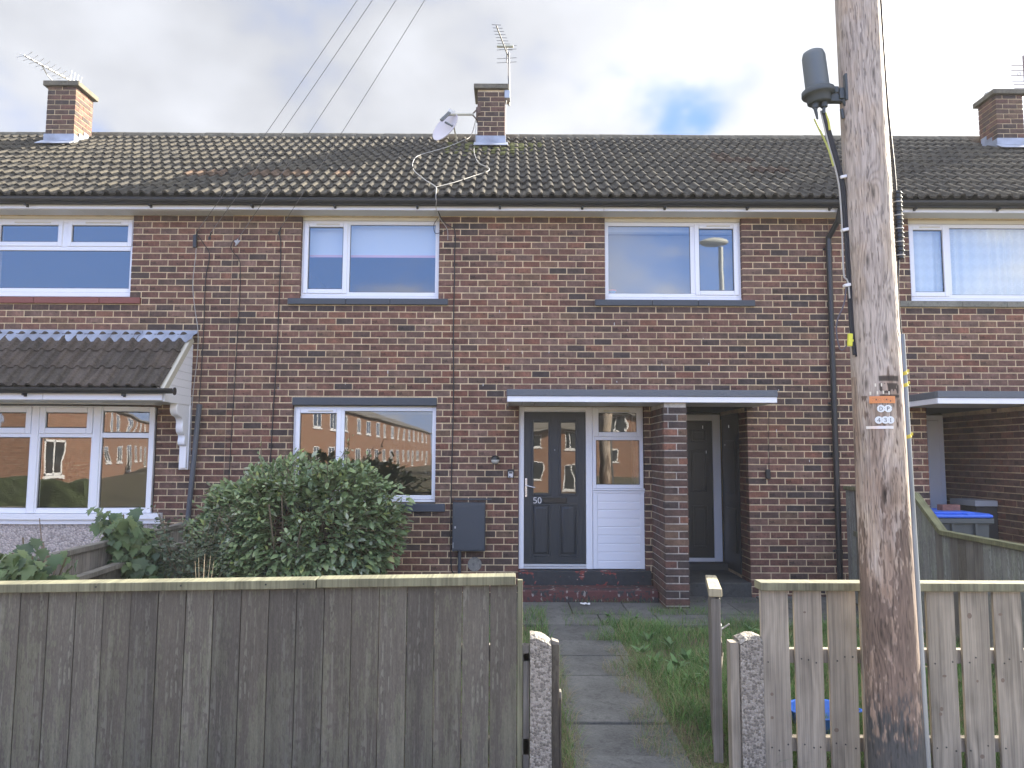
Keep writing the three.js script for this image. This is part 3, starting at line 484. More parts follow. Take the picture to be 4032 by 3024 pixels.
// ---------------------------------------------------------------- the left house
const leftHouse = thing('terraced_house', 'brown brick house at the left edge with tiled canopy over a white bow window', 'house');
shell(leftHouse, -11.1, -3.54);
{
  const w = frontWall(leftHouse, -11.1, -3.541, [[-6.62, -4.81, 3.645, 4.70], [-7.14, -4.395, 0.86, 2.28]], -8.9, -3.546, (x, y) => x > -6.5 && y > 0.9, [[-6.76, -4.66, 3.56, 3.65]]);
  makeWindow(leftHouse, -6.62, -4.812, 3.725, 4.672, -0.06, [[-6.585, -5.735, 4.315, 4.648, 1], [-5.675, -4.845, 4.315, 4.648, 1], [-6.568, -4.864, 3.777, 4.262]], { mullions: [[-5.74, -5.67, 4.30, 4.622], [-6.57, -4.862, 4.262, 4.318]], foot: 0.06, head: 0.036 });
  sill(leftHouse, -6.76, -4.666, 3.565, 3.643, std([0.21, 0.062, 0.048], 0.6, { bumpMap: brickBump, bumpScale: 0.002 }), [-6.0, -5.18]);
  // bow window in four flat lights
  const vx = [[-4.40, 0.05], [-5.045, 0.16], [-5.765, 0.21], [-6.485, 0.16], [-7.13, 0.05]];
  const bow = new THREE.Group(); bow.name = 'bow_window'; leftHouse.add(bow);
  for (let i = 0; i < 4; i++) {
    const [xa, za] = vx[i + 1], [xb, zb] = vx[i], L = Math.hypot(xb - xa, zb - za), ang = -Math.atan2(zb - za, xb - xa);
    const turn = (g) => g.rotateY(ang).translate(xa, 0, za);
    mesh('window_frame', turn(merge([...bars(0.0, L, 0.975, 2.268, -0.08, 0, 0.062), rb(0.06, L - 0.06, 1.885, 1.945, -0.08, 0)])), upvc, bow);
    mesh('mullion', turn(rb(-0.045, 0.045, 0.975, 2.268, -0.09, 0.012, 0.012)), upvc, bow);
    const gl = (a, b, c, e, z) => { mesh('pane', turn(uvm(new THREE.PlaneGeometry(b - a, e - c).translate((a + b) / 2, (c + e) / 2, z), 1, rnd(), rnd())), glassWavy, bow); mesh('seal', turn(gasket(a, b, c, e, z)), seal, bow); };
    gl(0.065, L - 0.065, 1.04, 1.88, -0.03);
    if (i === 1 || i === 2) { mesh('sash', turn(merge(bars(0.05, L - 0.05, 1.93, 2.255, -0.06, 0.018, 0.07, 0.01))), upvc, bow); gl(0.125, L - 0.125, 2.005, 2.18, -0.015); } else gl(0.065, L - 0.065, 1.95, 2.20, -0.03);
  }
  const prof = (dz) => [[-7.25, -0.02], [-7.25, 0.05 + dz], ...[...vx].reverse().map(([x, z]) => [x, z + dz]), [-4.27, 0.05 + dz], [-4.27, -0.02]];
  const slab = (dz, y0, y1) => { const s = new THREE.Shape(prof(dz).map(([x, z]) => new THREE.Vector2(x, -z))); return uvm(new THREE.ExtrudeGeometry(s, { depth: y1 - y0, bevelEnabled: false }).rotateX(-Math.PI / 2).translate(0, y0, 0)); };
  mesh('sill_board', merge([slab(0.02, 0.848, 0.905), slab(0.055, 0.905, 0.972)]), upvc, bow);
  const dash = tex(512, 512, (u, v) => { const [a, , id] = cells(u, v, 46, 3), k = 0.55 + id * 0.36 - a * 0.22; return [k * 1.02, k * 0.96, k * 0.95]; }), dashB = tex(512, 512, (u, v) => 1 - cells(u, v, 46, 3)[0], true);
  mesh('pebble_dash', slab(-0.01, -0.1, 0.847), std([0.76, 0.70, 0.64], 0.9, { map: dash, bumpMap: dashB, bumpScale: 0.012 }), leftHouse);
  mesh('bow_ceiling', bx(-7.2, -4.35, 2.29, 2.30, -0.25, 0.2), upvc, bow);
  // lean-to canopy above it
  const P0 = [2.425, 0.735], P1 = [3.125, 0.035], pa = Math.atan2(P1[0] - P0[0], P0[1] - P1[1]), n = [Math.sin(pa), Math.cos(pa)], len = Math.hypot(P1[0] - P0[0], P0[1] - P1[1]);
  const can = mesh('bay_canopy', prism([[0.005, 2.32], [0.005, P1[0]], [P1[1], P1[0]], [P0[1], P0[0]], [P0[1] - 0.02, 2.32]], 'x', -7.6, -4.05), std([0.06, 0.06, 0.06], 0.9), leftHouse);
  const bt = [0, 1].map((v) => tileGeo(len / 3 + 0.04, 0.022, v + 5));
  for (let i = 0; i < 13; i++) for (let k = 0; k < 3; k++) { const s = k * len / 3, m = mesh('roof_tile', bt[(i + k) % 2], pick(bayTileMats), can); m.position.set(-4.02 - TW / 2 - i * TW, P0[0] + s * Math.sin(pa) + 0.02, P0[1] - s * Math.cos(pa) + 0.02); m.rotation.x = pa; }
  const dressed = (a, b) => {
    const p = [], uv = [], id = [], nx = Math.round((b - a) / 0.018), roll = (x) => { const t = (((x + 4.02) / (TW / 2)) % 1 + 1) % 1 - 0.5; return 0.042 * Math.sqrt(Math.max(0, 1 - (t / 0.36) ** 2)); };
    for (let i = 0; i <= nx; i++) { const x = mix(a, b, i / nx), h = roll(x), w = (vn(x * 7 + 90, 3, 999, 999, 5) - 0.5) * 0.012; [[3.232, 0.006], [3.19, 0.018], [3.165 + h * 0.3, 0.055], [3.10 + h * 0.8 + 0.025, 0.112], [3.055 + h + 0.022 + w, 0.158 + w], [3.045 + h + 0.014 + w, 0.156 + w]].forEach(([y, z], k) => { p.push(x, y, z); uv.push(x, y + z); if (i && k) { const c = i * 6 + k; id.push(c - 7, c - 6, c - 1, c - 6, c, c - 1); } }); }
    const g = new THREE.BufferGeometry(); g.setAttribute('position', new THREE.Float32BufferAttribute(p, 3)); g.setAttribute('uv', new THREE.Float32BufferAttribute(uv, 2)); g.setIndex(id); g.computeVertexNormals(); return g.toNonIndexed();
  };
  mesh('lead_flashing', merge([[-4.62, -3.94], [-5.55, -4.625], [-6.4, -5.555], [-7.6, -6.405]].map(([a, b]) => dressed(a, b))), lead, can);
  mesh('canopy_fascia', merge([rb(-7.6, -5.36, 2.303, 2.375, 0.742, 0.765, 0.003), rb(-5.356, -3.995, 2.303, 2.375, 0.742, 0.765, 0.003)]), upvc, can);
  mesh('canopy_soffit', bx(-7.6, -3.995, 2.298, 2.306, 0.005, 0.742), soffitMat, can);
  const ring = []; for (let i = 0; i <= 10; i++) { const t = Math.PI * (1 + i / 10); ring.push([0.82 + 0.05 * Math.cos(t), 2.425 + 0.052 * Math.sin(t)]); } for (let i = 10; i >= 0; i--) { const t = Math.PI * (1 + i / 10); ring.push([0.82 + 0.046 * Math.cos(t), 2.425 + 0.048 * Math.sin(t)]); }
  const gut = mesh('gutter', merge([prism(ring, 'x', -7.6, -3.835), rod([-7.6, 2.425, 0.868], [-3.835, 2.425, 0.868], 0.006), rod([-3.835, 2.40, 0.82], [-3.825, 2.40, 0.82], 0.045, 0.045, 12)]), blackPlastic, can);
  for (const x of [-4.42, -5.55, -6.7]) mesh('gutter_bracket', merge([rb(x - 0.014, x + 0.014, 2.335, 2.43, 0.764, 0.785), rb(x - 0.012, x + 0.012, 2.345, 2.37, 0.764, 0.83)]), blackPlastic, gut);
  // boarded gable of the canopy
  const gab = mesh('canopy_gable', prism([[0.002, 2.30], [0.002, 3.06], [0.70, 2.36], [0.70, 2.30]], 'x', -4.05, -3.998), upvc, leftHouse);
  for (let i = 0; i < 8; i++) { const y = 2.305 + i * 0.095, t = Math.min(y + 0.09, 3.05), z0 = 0.74 - (y - 2.40), z1 = 0.74 - (t - 2.40); mesh('gable_board', prism(i ? [[0.004, y], [0.004, t], [Math.max(0.01, z1 - 0.01), t], [z0 - 0.01, y]] : [[0.004, 2.29], [0.004, t], [0.735, t], [0.735, 2.29]], 'x', -3.998, -3.985 + (i ? 0 : 0.006)), upvc, gab); }
  mesh('barge_board', bx(-4.06, -3.978, -0.055, 0.02, -len - 0.01, 0.02).rotateX(pa).translate(0, P0[0], P0[1] + 0.01), std([0.52, 0.49, 0.40], 0.7), gab);
  // scroll bracket under the canopy
  const br = new THREE.Shape(); br.moveTo(0.0, 1.53); br.lineTo(0.06, 1.53); br.lineTo(0.06, 1.80); br.quadraticCurveTo(0.13, 1.79, 0.125, 1.85); br.quadraticCurveTo(0.10, 1.90, 0.13, 1.93); br.quadraticCurveTo(0.20, 1.95, 0.19, 2.03); br.quadraticCurveTo(0.17, 2.14, 0.30, 2.15); br.quadraticCurveTo(0.38, 2.17, 0.37, 2.25); br.lineTo(0.36, 2.292); br.lineTo(0, 2.292);
  const bg = new THREE.ExtrudeGeometry(br, { depth: 0.07, bevelEnabled: true, bevelSize: 0.008, bevelThickness: 0.008, bevelSegments: 2, curveSegments: 8 }).rotateY(-Math.PI / 2).translate(-3.995, 0, 0.006);
  mesh('scroll_bracket', merge([uvm(bg), rb(-4.09, -3.975, 1.50, 2.29, 0.001, 0.03, 0.004)]), upvc, leftHouse);
  mesh('grey_pipe', merge([rod([-3.855, 2.27, 0.06], [-3.955, 0.55, 0.06], 0.031, 0.031, 12), rod([-3.855, 2.25, 0.06], [-3.8545, 2.30, 0.06], 0.034, 0.034, 12)]), std([0.09, 0.10, 0.115], 0.6), leftHouse);
  const cab = (pts, r, m = cableBlack) => mesh('cable', tube(pts, r, 40), m, leftHouse);
  cab([[-3.99, 4.28, 0.03], [-4.0, 4.2, 0.012], [-4.02, 3.8, 0.012], [-3.98, 3.5, 0.012], [-3.93, 3.22, 0.012], [-3.925, 2.9, 0.012], [-3.96, 2.4, 0.012], [-3.96, 1.5, 0.012]], 0.0045, cableGrey);
  cab([[-3.98, 4.45, 0.04], [-3.90, 4.33, 0.012], [-3.83, 4.22, 0.012], [-3.86, 3.9, 0.012], [-3.86, 3.2, 0.012], [-3.87, 2.6, 0.012], [-3.87, 2.28, 0.04]], 0.005);
  mesh('junction_box', rb(-4.035, -3.985, 4.28, 4.45, 0.004, 0.045, 0.012), blackPlastic, leftHouse);
  makeRoof(leftHouse, -11.1, -3.54, [[-7.52, -6.96, -2.85, -2.28]]);
  eaves(leftHouse, -11.1, -3.545, { b0: -10.6, step: 1.53, planks: 1 });
  chimney(leftHouse, -7.466, -7.013, -2.80, -2.30, 6.68, 7.55, { fy: 6.62 });
}

// ---------------------------------------------------------------- the right house
const rightHouse = thing('terraced_house', 'brown brick house at the right edge with patterned net curtains upstairs', 'house');
shell(rightHouse, 4.0, 11.6, [bx(5.0, 6.3, -0.1, 2.4, -1.42, -1.3)]);
{
  frontWall(rightHouse, 4.001, 11.6, [[5.02, 6.76, 3.645, 4.70], [5.14, 6.01, 0.15, 2.30]], 4.006, 8.9, (x, y) => x < 6.6, [[4.858, 6.92, 3.56, 3.65]]);
  makeWindow(rightHouse, 5.02, 6.76, 3.69, 4.655, -0.06, [[5.045, 5.535, 3.715, 4.635, 1], [5.575, 6.71, 3.742, 4.605]], { mullions: [[5.52, 5.575, 3.74, 4.61]], foot: 0.036, head: 0.05 });
  sill(rightHouse, 4.858, 6.92, 3.567, 3.643, std([0.30, 0.29, 0.24], 0.9, { map: concreteMap }), [5.64, 6.2]);
  const lace = tex(512, 512, (u, v) => {
    const x = (u * 8) % 1 - 0.5, y = (v * 8) % 1 - 0.5, r = Math.hypot(x, y), d = Math.abs(x) + Math.abs(y);
    const k = Math.max(sstep(0.05, 0.0, Math.abs(r - 0.2)), sstep(0.06, 0, Math.abs(d - 0.42)), sstep(0.09, 0.06, r)) * 0.5; return [0.66 + k * 0.26, 0.69 + k * 0.25, 0.67 + k * 0.26];
  });
  const net = new THREE.PlaneGeometry(1.70, 1.05, 170, 1).translate(5.89, 4.16, 0), p = net.attributes.position; for (let i = 0; i < p.count; i++) p.setZ(i, -0.16 + 0.012 * Math.sin(p.getX(i) * 52 + Math.sin(p.getX(i) * 9) * 2)); net.computeVertexNormals(); uvm(net, 1.2);
  for (let i = 0; i < p.count; i++) net.attributes.uv.setXY(i, p.getX(i) * 0.85, p.getY(i) * 0.85);
  mesh('net_curtain', net, std([1, 1, 1], 0.95, { map: lace, side: THREE.DoubleSide }), rightHouse);
  // recess with a white glazed door and a brick wing wall
  const pass = mesh('passage', merge([bx(5.13, 6.02, -0.1, 0.16, -1.3, 0.005), bx(5.0, 6.02, 0.16, 2.4, -1.3, -1.235), bx(5.13, 6.02, 2.302, 2.36, -1.24, -0.008), bx(5.0, 5.134, 0.1, 2.4, -1.24, -0.27)]), std([0.10, 0.095, 0.085], 0.85), rightHouse);
  const wing = mesh('wing_wall', bx(6.017, 6.275, -0.1, 2.295, -1.2, 0.792), mortar, rightHouse), wl = [];
  courses({ u0: -1.19, u1: 0.80, y1: 2.27, phase: 0.05, put: (a, b, c, d) => wl.push([6.01, 6.10, c, d, a, b]) });
  courses({ u0: 6.01, u1: 6.28, y1: 2.27, phase: 6.16, put: (a, b, c, d) => wl.push([a, b, c, d, 0.70, 0.801]) });
  layBricks(wl.filter((b) => !(b[1] === 6.10 && b[5] > 0.71)), wing, 260);
  mesh('door_frame', merge(bars(5.16, 5.995, 0.17, 2.27, -1.236, -1.15, 0.07)), upvc, rightHouse);
  const dr = mesh('glazed_door', merge(bars(5.235, 5.92, 0.245, 2.195, -1.23, -1.135, 0.16, 0.012)), upvc, rightHouse);
  pane(5.398, 5.757, 0.41, 2.03, -1.17, dr, glass); mesh('bottom_panel', bx(5.398, 5.757, 0.41, 0.9, -1.22, -1.18), upvc, dr);
  mesh('white_ledge', rb(5.72, 6.0, 1.09, 1.16, -0.60, -0.05), std([0.36, 0.37, 0.38], 0.7), rightHouse); mesh('store_cupboard', bx(5.74, 6.0, 0.16, 1.088, -0.58, -0.07), std([0.05, 0.045, 0.04], 0.8), rightHouse);
  const can = mesh('canopy', bx(4.84, 7.95, 2.31, 2.395, 0.001, 0.82), std([0.3, 0.3, 0.3], 0.8), rightHouse);
  mesh('felt_edge', merge([rb(4.812, 7.98, 2.362, 2.440, 0.80, 0.858, 0.006), rb(4.808, 4.84, 2.362, 2.438, 0.002, 0.80, 0.006), bx(4.84, 7.95, 2.396, 2.425, 0.002, 0.80)]), felt, can);
  mesh('canopy_fascia', merge([rb(4.818, 7.97, 2.297, 2.361, 0.822, 0.845, 0.003), rb(4.815, 4.838, 2.297, 2.361, 0.002, 0.83, 0.003)]), upvc, can);
  mesh('canopy_soffit', bx(4.84, 7.95, 2.302, 2.311, 0.003, 0.82), std([0.45, 0.44, 0.40], 0.7), can);
  makeRoof(rightHouse, 4.0, 11.6, [[7.68, 8.21, -2.85, -2.28]]);
  eaves(rightHouse, 4.0, 11.6, { b0: 4.97, step: 1.03, fascia: [[4.0, 5.95], [5.95, 11.6]] });
  chimney(rightHouse, 7.735, 8.165, -2.76, -2.30, 6.68, 7.48, { fy: 6.62 });
  mesh('chimney_pot', merge([new THREE.CylinderGeometry(0.075, 0.08, 0.10, 16).translate(7.84, 7.61, -2.6), ...[0, 1, 2].map((i) => new THREE.TorusGeometry(0.078, 0.007, 6, 18).rotateX(Math.PI / 2).translate(7.84, 7.585 + i * 0.026, -2.6))]), std([0.5, 0.5, 0.47], 0.6), rightHouse);
}

// ---------------------------------------------------------------- dish and aerials on the chimneys
rnd = mulberry(91);
{
  const dish = thing('satellite_dish', 'satellite dish on a pipe arm beside the middle chimney', 'satellite dish');
  const n = V(-0.62, 0.38, 0.70).normalize(), q = new THREE.Quaternion().setFromUnitVectors(V(0, 1, 0), n), c = V(-1.085, 7.00, -2.55);
  const pr = []; for (let i = 0; i <= 12; i++) { const r = i / 12 * 0.262; pr.push(new THREE.Vector2(r, r * r * 0.55)); } pr.push(new THREE.Vector2(0.272, 0.040), new THREE.Vector2(0.270, 0.030)); for (let i = 11; i >= 0; i--) { const r = i / 12 * 0.262; pr.push(new THREE.Vector2(r, r * r * 0.55 - 0.006)); }
  const place = (g) => g.applyQuaternion(q).translate(c.x, c.y, c.z);
  const grey = std([0.55, 0.51, 0.53], 0.5), dk = std([0.14, 0.155, 0.155], 0.5);
  mesh('reflector', place(new THREE.LatheGeometry(pr, 44)), grey, dish);
  mesh('mount', merge([rod([-1.165, 7.07, -2.42], [-1.035, 7.215, -2.44], 0.030, 0.028, 8), rod([-1.135, 7.06, -2.40], [-1.01, 7.20, -2.42], 0.012), rod([-1.10, 7.035, -2.40], [-0.985, 6.98, -2.42], 0.019, 0.014), rod([-0.985, 6.985, -2.42], [-0.955, 6.965, -2.43], 0.026, 0.024)]), dk, dish);
  for (let i = 0; i < 5; i++) mesh('connector', rod([-1.045 + i * 0.020, 7.225 - i * 0.004, -2.44], [-1.035 + i * 0.023, 7.275 - i * 0.010, -2.44], 0.006, 0.008, 6), metal, dish);
  mesh('pole_arm', merge([rod([-1.05, 7.185, -2.47], [-0.955, 7.195, -2.47], 0.019, 0.019, 10), rod([-0.96, 7.195, -2.47], [-0.64, 7.195, -2.47], 0.019, 0.019, 10), rod([-0.955, 6.965, -2.45], [-0.90, 6.70, -2.6], 0.012)]), std([0.50, 0.48, 0.36], 0.5), dish);
  mesh('wall_bracket', merge([rb(-0.60, -0.574, 7.09, 7.29, -2.56, -2.40), rod([-0.60, 7.27, -2.47], [-0.66, 7.20, -2.47], 0.012), rod([-0.59, 7.11, -2.47], [-0.66, 7.19, -2.47], 0.012), rb(-0.572, -0.52, 7.13, 7.25, -2.296, -2.28)]), std([0.12, 0.075, 0.06], 0.8), dish);
}
const alu = std([0.62, 0.62, 0.60], 0.4, { metalness: 0.6 });
{
  const a = thing('television_aerial', 'tall television aerial on a mast at the middle chimney', 'aerial'), alu = std([0.16, 0.16, 0.16], 0.5);  // darker grey than the other aerial: backlit shade put into the colour
  mesh('mast', rod([-0.065, 7.33, -2.44], [-0.075, 8.24, -2.44], 0.013, 0.013, 8), alu, a);
  mesh('mast_bracket', merge([rb(-0.14, -0.05, 7.39, 7.52, -2.50, -2.28), rb(-0.09, -0.045, 7.42, 7.45, -2.47, -2.41), rb(-0.09, -0.045, 7.47, 7.50, -2.47, -2.41)]), std([0.40, 0.43, 0.47], 0.5, { metalness: 0.4 }), a);
  const B = (t) => [mix(-0.095, -0.262, t), mix(8.20, 8.215, t), mix(-2.46, -1.63, t)], boom = mesh('boom', rod(B(-0.05), B(1.01), 0.010), alu, a);
  for (let i = 0; i < 9; i++) { const p = B(0.16 + i * 0.105), w = mix(0.105, 0.07, i / 8); mesh('director', rod([p[0] - w, p[1] + 0.012, p[2] + 0.012], [p[0] + w, p[1] + 0.02, p[2] - 0.012], 0.0045, 0.0045, 5), alu, boom); }
  for (const [dy, dz] of [[0.17, -0.02], [0.10, 0.0], [-0.05, 0.0], [-0.11, -0.02]]) mesh('reflector_rod', rod([-0.272, 8.20 + dy - 0.012, -2.46 + dz], [0.05, 8.20 + dy + 0.018, -2.48 + dz], 0.0045, 0.0045, 5), alu, a);
  mesh('dipole', rb(-0.27, 0.0, 8.285, 8.318, -2.40, -2.34, 0.014), std([0.55, 0.55, 0.42], 0.5), a);
  mesh('spine', rod([-0.11, 8.08, -2.47], [-0.105, 8.38, -2.47], 0.008), alu, a);
  mesh('cable', tube([[-0.10, 8.2, -2.45], [-0.09, 7.9, -2.46], [-0.08, 7.55, -2.46], [-0.115, 7.3, -2.285], [-0.12, 6.8, -2.28]], 0.005, 40), cableGrey, a);
}
{
  const a = thing('television_aerial', 'bright sunlit television aerial lying over the left chimney top', 'aerial');
  const B = (t) => [mix(-7.30, -7.56, t), mix(7.80, 7.81, t), mix(-2.56, -1.80, t)], boom = mesh('boom', rod(B(0), B(1), 0.014), alu, a);
  for (let i = 0; i < 8; i++) { const p = B(0.1 + i * 0.125); for (const s of [-1, 1]) mesh('director', tube([[p[0] + s * 0.13, p[1] + 0.045, p[2] + s * 0.03], [p[0] + s * 0.06, p[1] + 0.02, p[2]], [p[0], p[1], p[2]], [p[0] + s * 0.07, p[1] - 0.012, p[2]], [p[0] + s * 0.12, p[1] - 0.03, p[2]]], 0.0048, 10, 5), alu, boom); }
  for (let i = 0; i < 4; i++) mesh('reflector_rod', rod([-7.295 + i * 0.055, 7.70, -2.58], [-7.275 + i * 0.058, 7.965 - i * 0.035, -2.58], 0.006, 0.006, 5), alu, a);
  mesh('strut', tube([[-7.40, 7.64, -2.4], [-7.47, 7.72, -2.3], [-7.46, 7.80, -2.1]], 0.009, 16), alu, a);
}
{
  const a = thing('television_aerial', 'rusty television aerial cut off by the right edge beside the right chimney', 'aerial');
  const rust = std([0.20, 0.15, 0.15], 0.7);
  mesh('mast', rod([8.36, 7.1, -2.5], [8.36, 8.25, -2.5], 0.014), rust, a);
  for (const [y, x] of [[8.04, 8.10], [7.955, 8.095], [7.87, 8.085], [7.775, 8.10], [7.72, 8.12], [7.655, 8.13]]) mesh('reflector_rod', rod([x, y, -2.42], [x + 0.46, y + 0.012, -2.44], 0.006, 0.006, 5), rust, a);
  mesh('dipole', new THREE.TorusGeometry(0.028, 0.004, 5, 16).translate(8.22, 7.90, -2.42), rust, a);
  for (const y of [7.50, 7.38, 7.30]) mesh('clamp', rod([8.15, y - 0.05, -2.35], [8.36, y + 0.06, -2.5], 0.012), blackPlastic, a);
}

// ---------------------------------------------------------------- the telegraph pole and the wires
const PZ = 5.59, poleX = (y) => 1.8785 - 0.01237 * y, poleR = (y) => 0.1295 - 0.0052 * y;
const pole = thing('telegraph_pole', 'weathered wooden telegraph pole with DP 431 discs in front of the picket fence', 'telegraph pole', [poleX(0), 0, PZ]);
{
  const knots = [[0.41, 2.68, 0.9], [0.54, 2.49, 0.8], [0.50, 2.285, 1], [0.62, 2.42, 0.7], [0.47, 3.03, 1], [0.52, 3.66, 1.1], [0.60, 1.30, 0.9], [0.44, 1.52, 1.1], [0.38, 0.85, 0.8], [0.36, 2.06, 0.8], [0.63, 3.3, 0.8], [0.5, 0.42, 1], [0.3, 3.4, 0.8], [0.7, 1.9, 0.8]];
  const field = (u, v) => {
    const y = v * 9 - 0.3; let ph = u * 22 + fbm(u, v, 4, 10, 3, 301) * 6 + fbm(u, v, 24, 60, 2, 311) * 0.8; let near = 0;
    for (const [ku, ky, s] of knots) { const a = (u - ku) * 0.78 / (0.030 * s), b = (y - ky) / ((y > ky ? 0.075 : 0.11) * s), d2 = a * a + b * b; if (d2 < 12) { ph += 2.4 * Math.exp(-d2 * 0.55) * (0.6 + 0.8 * hash(Math.round(ku * 99), 2, 3)); near = Math.max(near, Math.exp(-d2 * 9)); } }
    const g = 0.5 + 0.5 * Math.sin(ph * 6.283), chk = sstep(0.66, 0.80, vn(u * 110, v * 150, 110, 150, 17) * 0.55 + vn(u * 200, v * 380, 200, 380, 27) * 0.45);
    return [y, g * g, chk, near];
  };
  const map = tex(1024, 2048, (u, v) => {
    const [y, g, chk, near] = field(u, v), fine = fbm(u, v, 220, 200, 2, 7), blot = fbm(u, v, 6, 40, 4, 55), st = fbm(u, v, 14, 30, 3, 155) * 0.55 + fbm(u, v, 70, 200, 3, 65) * 0.45;
    let k = 0.60 + (0.45 - g) * 0.15 + (fine - 0.5) * 0.42 + (blot - 0.5) * 0.26; let c = [k, k * 0.925, k * 0.87];
    const tan = sstep(0.45, 0.7, fbm(u, v, 9, 60, 4, 95)); c = mix3(c, [k * 1.02, k * 0.88, k * 0.74], tan * 0.7);
    const low = clamp((2.05 - y) / 1.7), mid = Math.exp(-(((u - 0.54) / 0.13) ** 2)), creo = sstep(0.57, 0.66, st + low * 0.24 + mid * 0.07 - (y > 2.0 ? 0.2 : 0));
    c = mix3(c, [k * 0.30, k * 0.215, k * 0.175], creo * 0.88); c = mix3(c, [k * 0.62, k * 0.46, k * 0.36], sstep(0.35, 0.75, fbm(u, v, 12, 34, 3, 411) + low * 0.35 - 0.1) * (y < 2.1 ? 0.85 : 0.15) * (1 - creo));
    const tar = sstep(0.46, 0.58, st * 0.7 + fbm(u, v, 5, 30, 3, 44) * 0.3 + (0.56 - y) * 0.85); c = mix3(c, [0.06 + fine * 0.05, 0.075 + fine * 0.05, 0.09 + fine * 0.045], tar * 0.92);
    const patch = sstep(0.435, 0.445, u) * sstep(0.585, 0.575, u) * (sstep(2.068, 2.072, y) * sstep(2.098, 2.092, y) + sstep(2.005, 2.012, y) * sstep(2.062, 2.056, y) * sstep(0.46, 0.5, fbm(u, v, 60, 300, 2, 9)) + sstep(1.985, 1.99, y) * sstep(2.004, 2.0, y)); c = mix3(c, [0.06, 0.05, 0.045], clamp(patch) * 0.9);
    c = c.map((x) => x * (1 - chk * 0.40) * (1 - near * 0.65)); return c;
  });
  const bump = tex(1024, 2048, (u, v) => { const [, g, chk, near] = field(u, v); return clamp(0.6 + g * 0.25 - chk * 0.5 - near * 0.2); }, true);
  const g = new THREE.CylinderGeometry(poleR(8.7), poleR(-0.3), 9, 48, 24); g.rotateY(Math.PI);
  const p = g.attributes.position; for (let i = 0; i < p.count; i++) { const y = p.getY(i) + 4.2, a = Math.atan2(p.getX(i), p.getZ(i)), k = 1 + 0.012 * Math.sin(a * 3 + y * 1.3) + 0.008 * Math.sin(a * 7 - y * 2.1); p.setXYZ(i, p.getX(i) * k + poleX(y) - poleX(0), y, p.getZ(i) * k); } g.computeVertexNormals();
  mesh('shaft', g, std([0.66, 0.62, 0.58], 0.88, { map, bumpMap: bump, bumpScale: 0.006 }), pole);
  const P = (x, y, z) => [x - poleX(0), y, z - PZ];
  // number discs on the front
  const discMat = std([0.74, 0.78, 0.80], 0.4), ink = std([0.02, 0.02, 0.025], 0.6);
  for (const [ch, x, y, lift] of [['D', 1.8125, 1.933, 0], ['P', 1.8430, 1.933, 0.0015], ['4', 1.8020, 1.877, 0], ['3', 1.8280, 1.877, 0.0015], ['I', 1.8525, 1.877, 0]]) {
    const r = poleR(y) * 1.012 + 0.001 + lift, dx = x - poleX(y), th = Math.asin(dx / r), d = new THREE.Group(); d.name = 'number_disc'; pole.add(d);
    d.position.set(...P(poleX(y) + r * Math.sin(th), y, PZ + r * Math.cos(th))); d.rotation.y = th;
    mesh('disc', new THREE.CylinderGeometry(0.0182, 0.0182, 0.003, 28).rotateX(Math.PI / 2).translate(0, 0, 0.0015), discMat, d);
    mesh('character', lettering(ch, 0.019, 0, 0, 0.0031, 0.0008), ink, d);
    for (const s of [-1, 1]) if (!(ch !== '4' && ch !== 'D' && s < 0)) mesh('nail', new THREE.CylinderGeometry(0.0016, 0.0016, 0.002, 8).rotateX(Math.PI / 2).translate(s * 0.0150, 0, 0.004), std([0.4, 0.4, 0.4], 0.5), d);
  }
  const curved = (x0, x1, y0, y1, lift) => { const ym = (y0 + y1) / 2, r = poleR(ym) * 1.012 + lift, a = Math.asin((x0 - poleX(ym)) / r), b = Math.asin((x1 - poleX(ym)) / r); return new THREE.CylinderGeometry(r, r, y1 - y0, 12, 1, true, a, b - a).translate(...P(poleX(ym), ym, PZ)); };
  const dots = tex(512, 128, (u, v) => { const row = Math.floor(v * 5), c = cells(u, v, 40, 6); const on = row > 0 && row < 4 && u > 0.12 && u < 0.93 && Math.abs((v * 5) % 1 - 0.5) < 0.28 && (u * 46) % 1 > 0.35 && hash(Math.floor(u * 46), row, 3) > 0.35; const blk = (row === 2 && u > 0.24 && u < 0.285) || (row === 1 && u > 0.78 && u < 0.82) || (row === 2 && u > 0.63 && u < 0.665); return blk ? [0.05, 0.04, 0.04] : on ? [0.42, 0.17, 0.07] : [0.68, 0.27, 0.10]; });
  mesh('orange_plate', curved(1.768, 1.881, 1.960, 1.995, 0.003), std([1, 1, 1], 0.5, { map: dots }), pole);
  mesh('metal_strip', curved(1.755, 1.866, 1.834, 1.848, 0.003), std([0.72, 0.72, 0.72], 0.3, { metalness: 0.6 }), pole);
  for (const [x, y] of [[1.790, 2.042], [1.815, 2.042], [1.77, 2.002], [1.797, 2.003], [1.822, 2.005], [1.848, 2.002]]) mesh('cut_tie', curved(x, x + 0.006, y, y + 0.016, 0.003), std([0.72, 0.68, 0.58], 0.6), pole);
  // steel capping down the right side
  const at = (y) => 1.986 + (2.321 - y) * 0.0166;
  const cond = mesh('steel_capping', merge([rod(P(at(2.321), 2.321, PZ + 0.0), P(at(-0.1), -0.1, PZ + 0.0), 0.017, 0.019, 12), bx(-0.014, 0.016, -1.21, 1.21, -0.045, -0.005).rotateZ(0.0166).translate(...P(at(1.11), 1.11, PZ))]), std([0.42, 0.46, 0.50], 0.42, { metalness: 0.55, map: leadMap }), pole);
